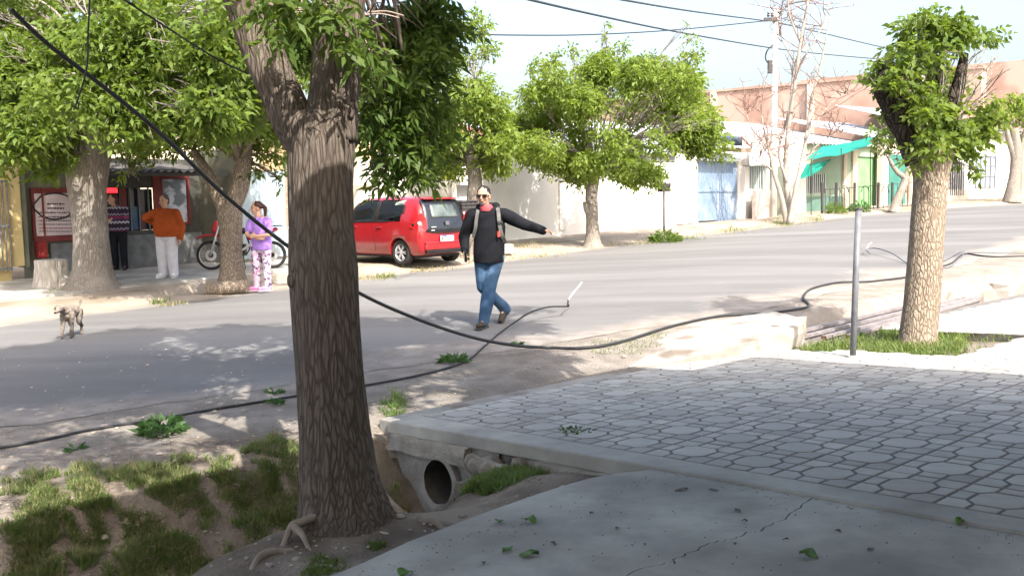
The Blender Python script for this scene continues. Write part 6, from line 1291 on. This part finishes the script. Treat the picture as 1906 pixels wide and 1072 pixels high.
def fabric(name, a, b=None, **k): return mat(name, a, b or tuple(c * 1.35 for c in a), scale=k.pop('scale', 7), rough=.92, bump=.25, bscale=90, bdist=.003, spec=.1, **k)
black_f = fabric('black_fleece', (.010, .0105, .013)); jean = mat('denim', (.028, .06, .12), (.065, .122, .21), scale=3.2, rough=.9, bump=.2, bscale=120, spec=.1, c3=(.13, .20, .29), scale3=3.5, cut3=(.55, .72)); hair_grey = mat('hair_grey', (.012, .012, .013), (.04, .04, .042), scale=30, rough=.9, spec=.1); suede = fabric('suede', (.05, .042, .036)); darkshoe = fabric('dark_shoe', (.035, .034, .036))
# the man with the backpack
b0 = gs(913, 611); b0.z = road_z(b0.x, b0.y, U(b0), V(b0)) + .0
J = dict(head=(-.055, -.02, 1.615), yaw=-.22, neck=(-.02, .02, 1.44), chest=(0, .02, 1.22), pelvis=(.0, .02, .90), shL=(.19, .02, 1.385), elL=(.44, -.02, 1.265), wrL=(.67, -.06, 1.185), hdL=(.95, -.1, -.14), pnL=(0, -.2, -1), cuL=.65,
         shR=(-.205, .02, 1.375), elR=(-.30, .05, 1.12), wrR=(-.30, -.10, .955), hdR=(.04, -.42, -.9), pnR=(1, 0, .1), cuR=1.25, hipL=(.085, .02, .86), knL=(-.005, -.06, .475), anL=(-.075, -.12, .095), ftL=(-.35, -.94, .0), hipR=(-.085, .02, .86), knR=(-.085, .05, .49), anR=(.165, .34, .19), ftR=(-.28, -.78, -.56), upR=(-.2, -.55, .8))
T_ = [((.0, .02, .80), .192, .145), ((.0, .02, .92), .195, .15), ((0, .02, 1.08), .195, .15), ((0, .02, 1.24), .208, .148), ((-.005, .02, 1.36), .185, .12), ((-.01, .02, 1.42), .13, .10), ((-.015, .01, 1.475), .085, .085)]
man, P, R = person('man in black hooded jacket and jeans walking across the road with an arm outstretched', b0, J, dict(hair=hair_grey, glasses=1, torso=T_, top=black_f, topname='hooded_jacket', topparts=[((.02, .135, 1.475), (.13, .075, .065)), ((.09, .09, 1.49), (.06, .07, .05)), ((-.1, .09, 1.48), (.05, .06, .05))], bottom=jean, legname='jeans', legs=(.106, .080, .070), shoes=suede, sleeve=(.084, .074, .056), hipw=.155, hipd=.118, hairparts=[((-.078, .03, .02), (-.075, .03, -.02), .014, .008), ((.078, .03, .02), (.075, .03, -.02), .014, .008)]), .007, skin2, .008)
sg = MB(); [sg.box(P(e * .036, -.091, .004), (.058, .012, .038), R) for e in (-1, 1)]; sg.box(P(0, -.096, .012), (.02, .01, .008), R); [sg.bar(P(e * .066, -.086, .01), P(e * .08, .01, .008), .006, .01) for e in (-1, 1)]; sg.build('sunglasses', mat('shades', (.012, .01, .01), None, rough=.12), man, local=True, bevel=.006)
bd = MB(); bd.ellipsoid(P(0, -.058, -.094), (.036, .03, .026), 12, 8, R); bd.caps(P(-.03, -.082, -.046), P(.03, -.082, -.046), .007, .007, 8); remesh(bd, 'beard', mat('beard_grey', (.045, .04, .038), (.11, .10, .095), scale=60, rough=.9), man, .006, 2)
nk = MB(); loft(nk, [((-.02, .0, 1.43), .095, .095), ((-.025, -.01, 1.475), .082, .085), ((-.03, -.015, 1.515), .07, .075)]); remesh(nk, 'neck_gaiter', fabric('red_knit', (.40, .07, .08)), man, .008, 3, disp=lambda co, f=sines(2, 8, 40, 90): f(co) * .004)
web = mat('webbing', (.09, .09, .085), (.14, .14, .13), scale=20, rough=.8)
bp_ = MB(); bp_.box((.03, .25, 1.14), (.30, .17, .46)); bk_ = bp_.build('backpack', fabric('pack_dark', (.03, .028, .03)), man, local=True, bevel=.06)
def strap(pts, w=.045):
    q = spline(pts, 5); m_ = MB()
    for a, b in zip(q[:-1], q[1:]): m_.bar(a, b + (b - a) * .15, w, .012, Vector((0, -1, .15)))
    return m_
strap([(.115, .08, 1.47), (.12, -.06, 1.46), (.13, -.125, 1.38), (.14, -.142, 1.26), (.17, -.12, 1.13), (.205, .0, 1.04)]).build('strap', web, man, local=True); strap([(-.12, .08, 1.455), (-.125, -.06, 1.44), (-.14, -.115, 1.36), (-.155, -.128, 1.24), (-.19, -.08, 1.12)], .04).build('strap', web, man, local=True)
MB().box((.128, -.162, 1.155), (.03, .014, .07)).build('red_tag', mat('red_tag', (.55, .06, .04)), man, local=True); MB().box((.145, -.158, 1.30), (.06, .016, .03)).build('buckle', iron_m, man, local=True)
ph_o = MB().box(b0 + Vector((-.285, -.20, .905)), (.03, .09, .15), Matrix.Rotation(.5, 3, 'X') @ Matrix.Rotation(.2, 3, 'Z')).build('phone', mat('phone_black', (.012, .012, .014), None, rough=.2), origin=b0 + Vector((-.285, -.20, .905)), bevel=.008); tag(ph_o, 'dark phone held in the walking man\'s lowered hand', 'phone')

def woman(label, base, h, J, look, **k):
    s = h / 1.65
    def sc(v): return tuple(c * s for c in v) if isinstance(v, tuple) else v
    keep = ('hdL', 'hdR', 'pnL', 'pnR', 'ftL', 'ftR'); J = {q: (v if q in keep or not isinstance(v, tuple) else sc(v)) for q, v in J.items()}
    look['torso'] = [(sc(c), a * s, b * s) for c, a, b in look['torso']]
    return person(label, base, J, look, .009, None, k.pop('folds', .005), s=s, **k)
FEET = dict(hipL=(.09, .0, .82), knL=(.10, -.01, .45), anL=(.10, .02, .09), ftL=(.25, -.95, 0), hipR=(-.09, 0, .82), knR=(-.10, -.01, .45), anR=(-.11, .02, .09), ftR=(-.25, -.95, 0))
bz_ = lambda x, y, dz: (lambda p: Vector((p.x, p.y, street_z(U(p)) + dz)))(gs(x, y, dz))
# woman in the orange jumper
J = dict(FEET, head=(-.01, -.03, 1.50), yaw=-.25, neck=(0, .0, 1.33), chest=(0, 0, 1.12), pelvis=(0, 0, .82), shL=(.20, 0, 1.25), elL=(.28, .04, .98), wrL=(.27, -.02, .76), hdL=(0, -.15, -1), pnL=(-1, 0, 0), shR=(-.20, .0, 1.26), elR=(-.42, .12, 1.17), wrR=(-.22, .20, 1.02), hdR=(.8, .3, -.3), pnR=(0, 1, 0))
woman('woman in burnt-orange jumper and pale trousers standing with a hand behind her hip', bz_(314, 516, .13), 1.64, J, dict(hair=mat('hair_brown', (.05, .035, .028), (.12, .09, .075), scale=20, rough=.7), torso=[((.02, 0, .80), .225, .18), ((.02, -.01, .92), .262, .205), ((.0, -.01, 1.05), .25, .195), ((0, 0, 1.2), .225, .165), ((0, 0, 1.29), .17, .12), ((0, 0, 1.345), .085, .085)], top=fabric('orange_knit', (.29, .062, .016)), bottom=fabric('pale_cotton', (.56, .55, .60), (.66, .65, .69)), legs=(.125, .105, .09), hipw=.2, hipd=.16, sleeve=(.095, .085, .06), shoes=fabric('white_shoe', (.55, .55, .54)), soles=mat('white_sole', (.7, .7, .68)), hairparts=[((-.07, .05, .03), (-.072, .05, -.05), .025, .02), ((.07, .05, .03), (.072, .05, -.05), .025, .02)]), cat='person')
# woman in the patterned jumper, arms folded, half behind the trunk
def bands_mat():
    m = bpy.data.materials.new('zigzag_knit'); m.use_nodes = True; n, l = m.node_tree.nodes, m.node_tree.links; b = n['Principled BSDF']; b.inputs['Roughness'].default_value = .95; tc = n.new('ShaderNodeTexCoord')
    sx = n.new('ShaderNodeSeparateXYZ'); l.new(tc.outputs['Object'], sx.inputs[0]); w = n.new('ShaderNodeMath'); w.operation = 'PINGPONG'; w.inputs[1].default_value = .035; l.new(sx.outputs[0], w.inputs[0])
    ad = n.new('ShaderNodeMath'); ad.operation = 'ADD'; l.new(sx.outputs[2], ad.inputs[0]); l.new(w.outputs[0], ad.inputs[1]); dv = n.new('ShaderNodeMath'); dv.operation = 'MULTIPLY'; dv.inputs[1].default_value = 3.2; l.new(ad.outputs[0], dv.inputs[0]); fr = n.new('ShaderNodeMath'); fr.operation = 'FRACT'; l.new(dv.outputs[0], fr.inputs[0])
    cr = n.new('ShaderNodeValToRGB'); cr.color_ramp.interpolation = 'CONSTANT'; e = cr.color_ramp.elements; e[0].color = (.03, .018, .04, 1); e[1].position = .32; e[1].color = (.42, .40, .44, 1)
    for p, c in ((.42, (.05, .03, .07, 1)), (.62, (.25, .03, .09, 1)), (.78, (.03, .02, .05, 1)), (.88, (.36, .34, .38, 1)), (.94, (.06, .03, .08, 1))): q = e.new(p); q.color = c
    l.new(fr.outputs[0], cr.inputs[0]); l.new(cr.outputs[0], b.inputs['Base Color']); return m
J = dict(FEET, head=(-.07, -.05, 1.52), yaw=-.75, neck=(-.03, .0, 1.36), chest=(0, 0, 1.14), pelvis=(.02, 0, .84), shL=(.18, -.02, 1.28), elL=(.24, -.14, 1.02), wrL=(.02, -.24, 1.06), hdL=(-1, -.1, .1), pnL=(0, 1, 0), shR=(-.18, .0, 1.28), elR=(-.25, -.12, 1.03), wrR=(.0, -.22, 1.02), hdR=(1, .1, .1), pnR=(0, 1, 0))
woman('woman in zigzag-patterned jumper and black trousers with folded arms beside the thick tree', bz_(224, 502, .13), 1.66, J, dict(hair=mat('hair_auburn', (.05, .018, .014), (.10, .035, .028), scale=20, rough=.6), torso=[((.02, 0, .84), .21, .17), ((.02, -.01, .95), .215, .18), ((0, -.01, 1.1), .205, .165), ((0, 0, 1.24), .19, .135), ((0, 0, 1.32), .15, .11), ((-.02, 0, 1.37), .08, .08)], top=bands_mat(), bottom=fabric('black_trouser', (.012, .013, .016)), legs=(.105, .08, .07), hipw=.18, hipd=.14, sleeve=(.08, .07, .055), shoes=darkshoe, hairparts=[((0, .08, .02), (.0, .10, -.14), .06, .045), ((-.06, .05, .03), (-.07, .05, -.12), .03, .02), ((.06, .05, .03), (.07, .05, -.12), .03, .02)]), cat='person')
# woman in the lilac T-shirt and flowered leggings
def floral():
    m = bpy.data.materials.new('floral_leggings'); m.use_nodes = True; n, l = m.node_tree.nodes, m.node_tree.links; b = n['Principled BSDF']; b.inputs['Roughness'].default_value = .9; tc = n.new('ShaderNodeTexCoord'); v = n.new('ShaderNodeTexVoronoi'); v.inputs['Scale'].default_value = 24; l.new(tc.outputs['Object'], v.inputs['Vector'])
    s = n.new('ShaderNodeSeparateColor'); l.new(v.outputs['Color'], s.inputs[0]); cr = n.new('ShaderNodeValToRGB'); cr.color_ramp.interpolation = 'CONSTANT'; e = cr.color_ramp.elements; e[0].color = (.62, .50, .60, 1); e[1].position = .38; e[1].color = (.10, .07, .14, 1)
    for p, c in ((.52, (.58, .40, .55, 1)), (.68, (.62, .22, .45, 1)), (.78, (.68, .62, .68, 1)), (.9, (.14, .10, .2, 1))): q = e.new(p); q.color = c
    l.new(s.outputs[0], cr.inputs[0]); l.new(cr.outputs[0], b.inputs['Base Color']); return m
J = dict(FEET, head=(-.05, -.02, 1.49), yaw=-1.15, neck=(-.02, .0, 1.34), chest=(0, 0, 1.13), pelvis=(.02, 0, .82), shL=(.16, -.06, 1.26), elL=(.22, -.18, 1.02), wrL=(.0, -.27, 1.0), hdL=(-1, -.1, .05), pnL=(0, 1, 0), shR=(-.16, .02, 1.26), elR=(-.22, -.10, 1.02), wrR=(.0, -.24, .96), hdR=(1, .1, .05), pnR=(0, 1, 0), ftL=(-.55, -.8, 0), ftR=(-.8, -.6, 0))
hr = mat('hair_dark_auburn', (.035, .014, .012), (.08, .03, .025), scale=20, rough=.5)
w3, P, R = woman('woman in lilac T-shirt and flowered leggings with a ponytail at the road edge', bz_(489, 541, .02), 1.6, J, dict(hair=hr, short=1, torso=[((.02, 0, .74), .17, .15), ((.02, 0, .86), .185, .155), ((0, 0, 1.0), .172, .145), ((0, 0, 1.16), .172, .14), ((0, 0, 1.27), .145, .11), ((-.01, 0, 1.33), .075, .075)], top=fabric('lilac_cotton', (.30, .17, .52), (.36, .21, .60)), topname='t_shirt', bottom=floral(), legname='leggings', legs=(.098, .072, .058), hipw=.165, hipd=.14, sleeve=(.075, .068, .05), shoes=fabric('pink_shoe', (.52, .20, .40)), soles=mat('pale_sole', (.6, .5, .55)), hairparts=[((0, .10, .06), (0, .16, .0), .035, .04), ((0, .16, .0), (0, .155, -.14), .04, .022)]), cat='person')
# child mostly hidden behind the big trunk
J = dict(FEET, head=(0, -.02, 1.49), yaw=-.3, neck=(0, 0, 1.33), chest=(0, 0, 1.12), pelvis=(0, 0, .82), shL=(.16, 0, 1.26), elL=(.22, 0, 1.02), wrL=(.22, -.05, .8), hdL=(0, 0, -1), pnL=(-1, 0, 0), shR=(-.16, 0, 1.26), elR=(-.22, 0, 1.02), wrR=(-.22, -.05, .8), hdR=(0, 0, -1), pnR=(1, 0, 0), hs=1.15)
woman('child in white shirt almost hidden behind the big trunk', bz_(553, 497, .1), 1.08, J, dict(hair=hr, torso=[((0, 0, .8), .17, .13), ((0, 0, 1.0), .16, .13), ((0, 0, 1.18), .165, .125), ((0, 0, 1.28), .14, .10), ((0, 0, 1.34), .07, .07)], top=fabric('white_cotton', (.6, .6, .62)), topname='shirt', bottom=fabric('navy', (.03, .04, .08)), sleeve=(.07, .06, .05), shoes=darkshoe), cat='person')

# ================================================================== DOG
db = gs(131, 634); db.z = road_z(db.x, db.y, U(db), V(db)); dog = empty('dog', db, 'scruffy grey-tan dog walking down the road with lowered head', 'dog', rz=.12); dog.scale = (.9, .9, .9)
fur = mat('dog_fur', (.13, .105, .085), (.24, .20, .165), scale=9, rough=.95, bump=.6, bscale=60, bdist=.01, c3=(.07, .058, .05), scale3=5); m = MB()
m.ellipsoid((0, -.04, .335), (.085, .13, .105), 16, 12); m.caps((0, -.05, .33), (0, .20, .345), .095, .075, 14); m.caps((0, .2, .345), (0, .30, .34), .08, .07, 12)
m.caps((0, -.12, .37), (-.02, -.22, .42), .062, .048, 12); m.ellipsoid((-.03, -.27, .425), (.052, .06, .05), 14, 10); m.caps((-.035, -.30, .41), (-.045, -.375, .385), .032, .022, 10); 
for e in (-1, 1): m.caps((-.03 + e * .035, -.25, .465), (-.03 + e * .065, -.255, .42), .017, .012, 8)
def leg(pts, rs):
    for a, b, r0, r1 in zip(pts[:-1], pts[1:], rs[:-1], rs[1:]): m.caps(a, b, r0, r1, 10)
leg([(.055, -.08, .30), (.055, -.06, .17), (.055, -.10, .03), (.055, -.13, .018)], (.042, .026, .020, .022)); leg([(-.055, -.08, .30), (-.055, -.10, .16), (-.05, -.17, .05), (-.05, -.20, .04)], (.042, .026, .020, .022))
leg([(.06, .27, .32), (.065, .20, .19), (.06, .33, .12), (.06, .31, .022), (.06, .275, .016)], (.055, .034, .022, .02, .022)); leg([(-.06, .27, .32), (-.065, .22, .19), (-.06, .29, .11), (-.06, .24, .022), (-.06, .205, .016)], (.055, .034, .022, .02, .022))
m.caps((0, .34, .36), (.02, .44, .42), .02, .016, 8); m.caps((.02, .44, .42), (.03, .50, .50), .016, .010, 8)
body = remesh(m, 'body', fur, dog, .008, 2, disp=lambda co, f=sines(6, 12, 40, 140): f(co) * .005)
MB().ellipsoid((-.046, -.395, .39), (.014, .012, .011), 10, 8).build('nose', blk_ if False else mat('dog_nose', (.015, .013, .013), None, rough=.3), dog, local=True, smooth=True)
for e in (-1, 1): MB().ellipsoid((-.034 + e * .028, -.317, .437), (.009, .007, .008), 8, 6).build('eye', MATS['eye_dark'], dog, local=True, smooth=True)
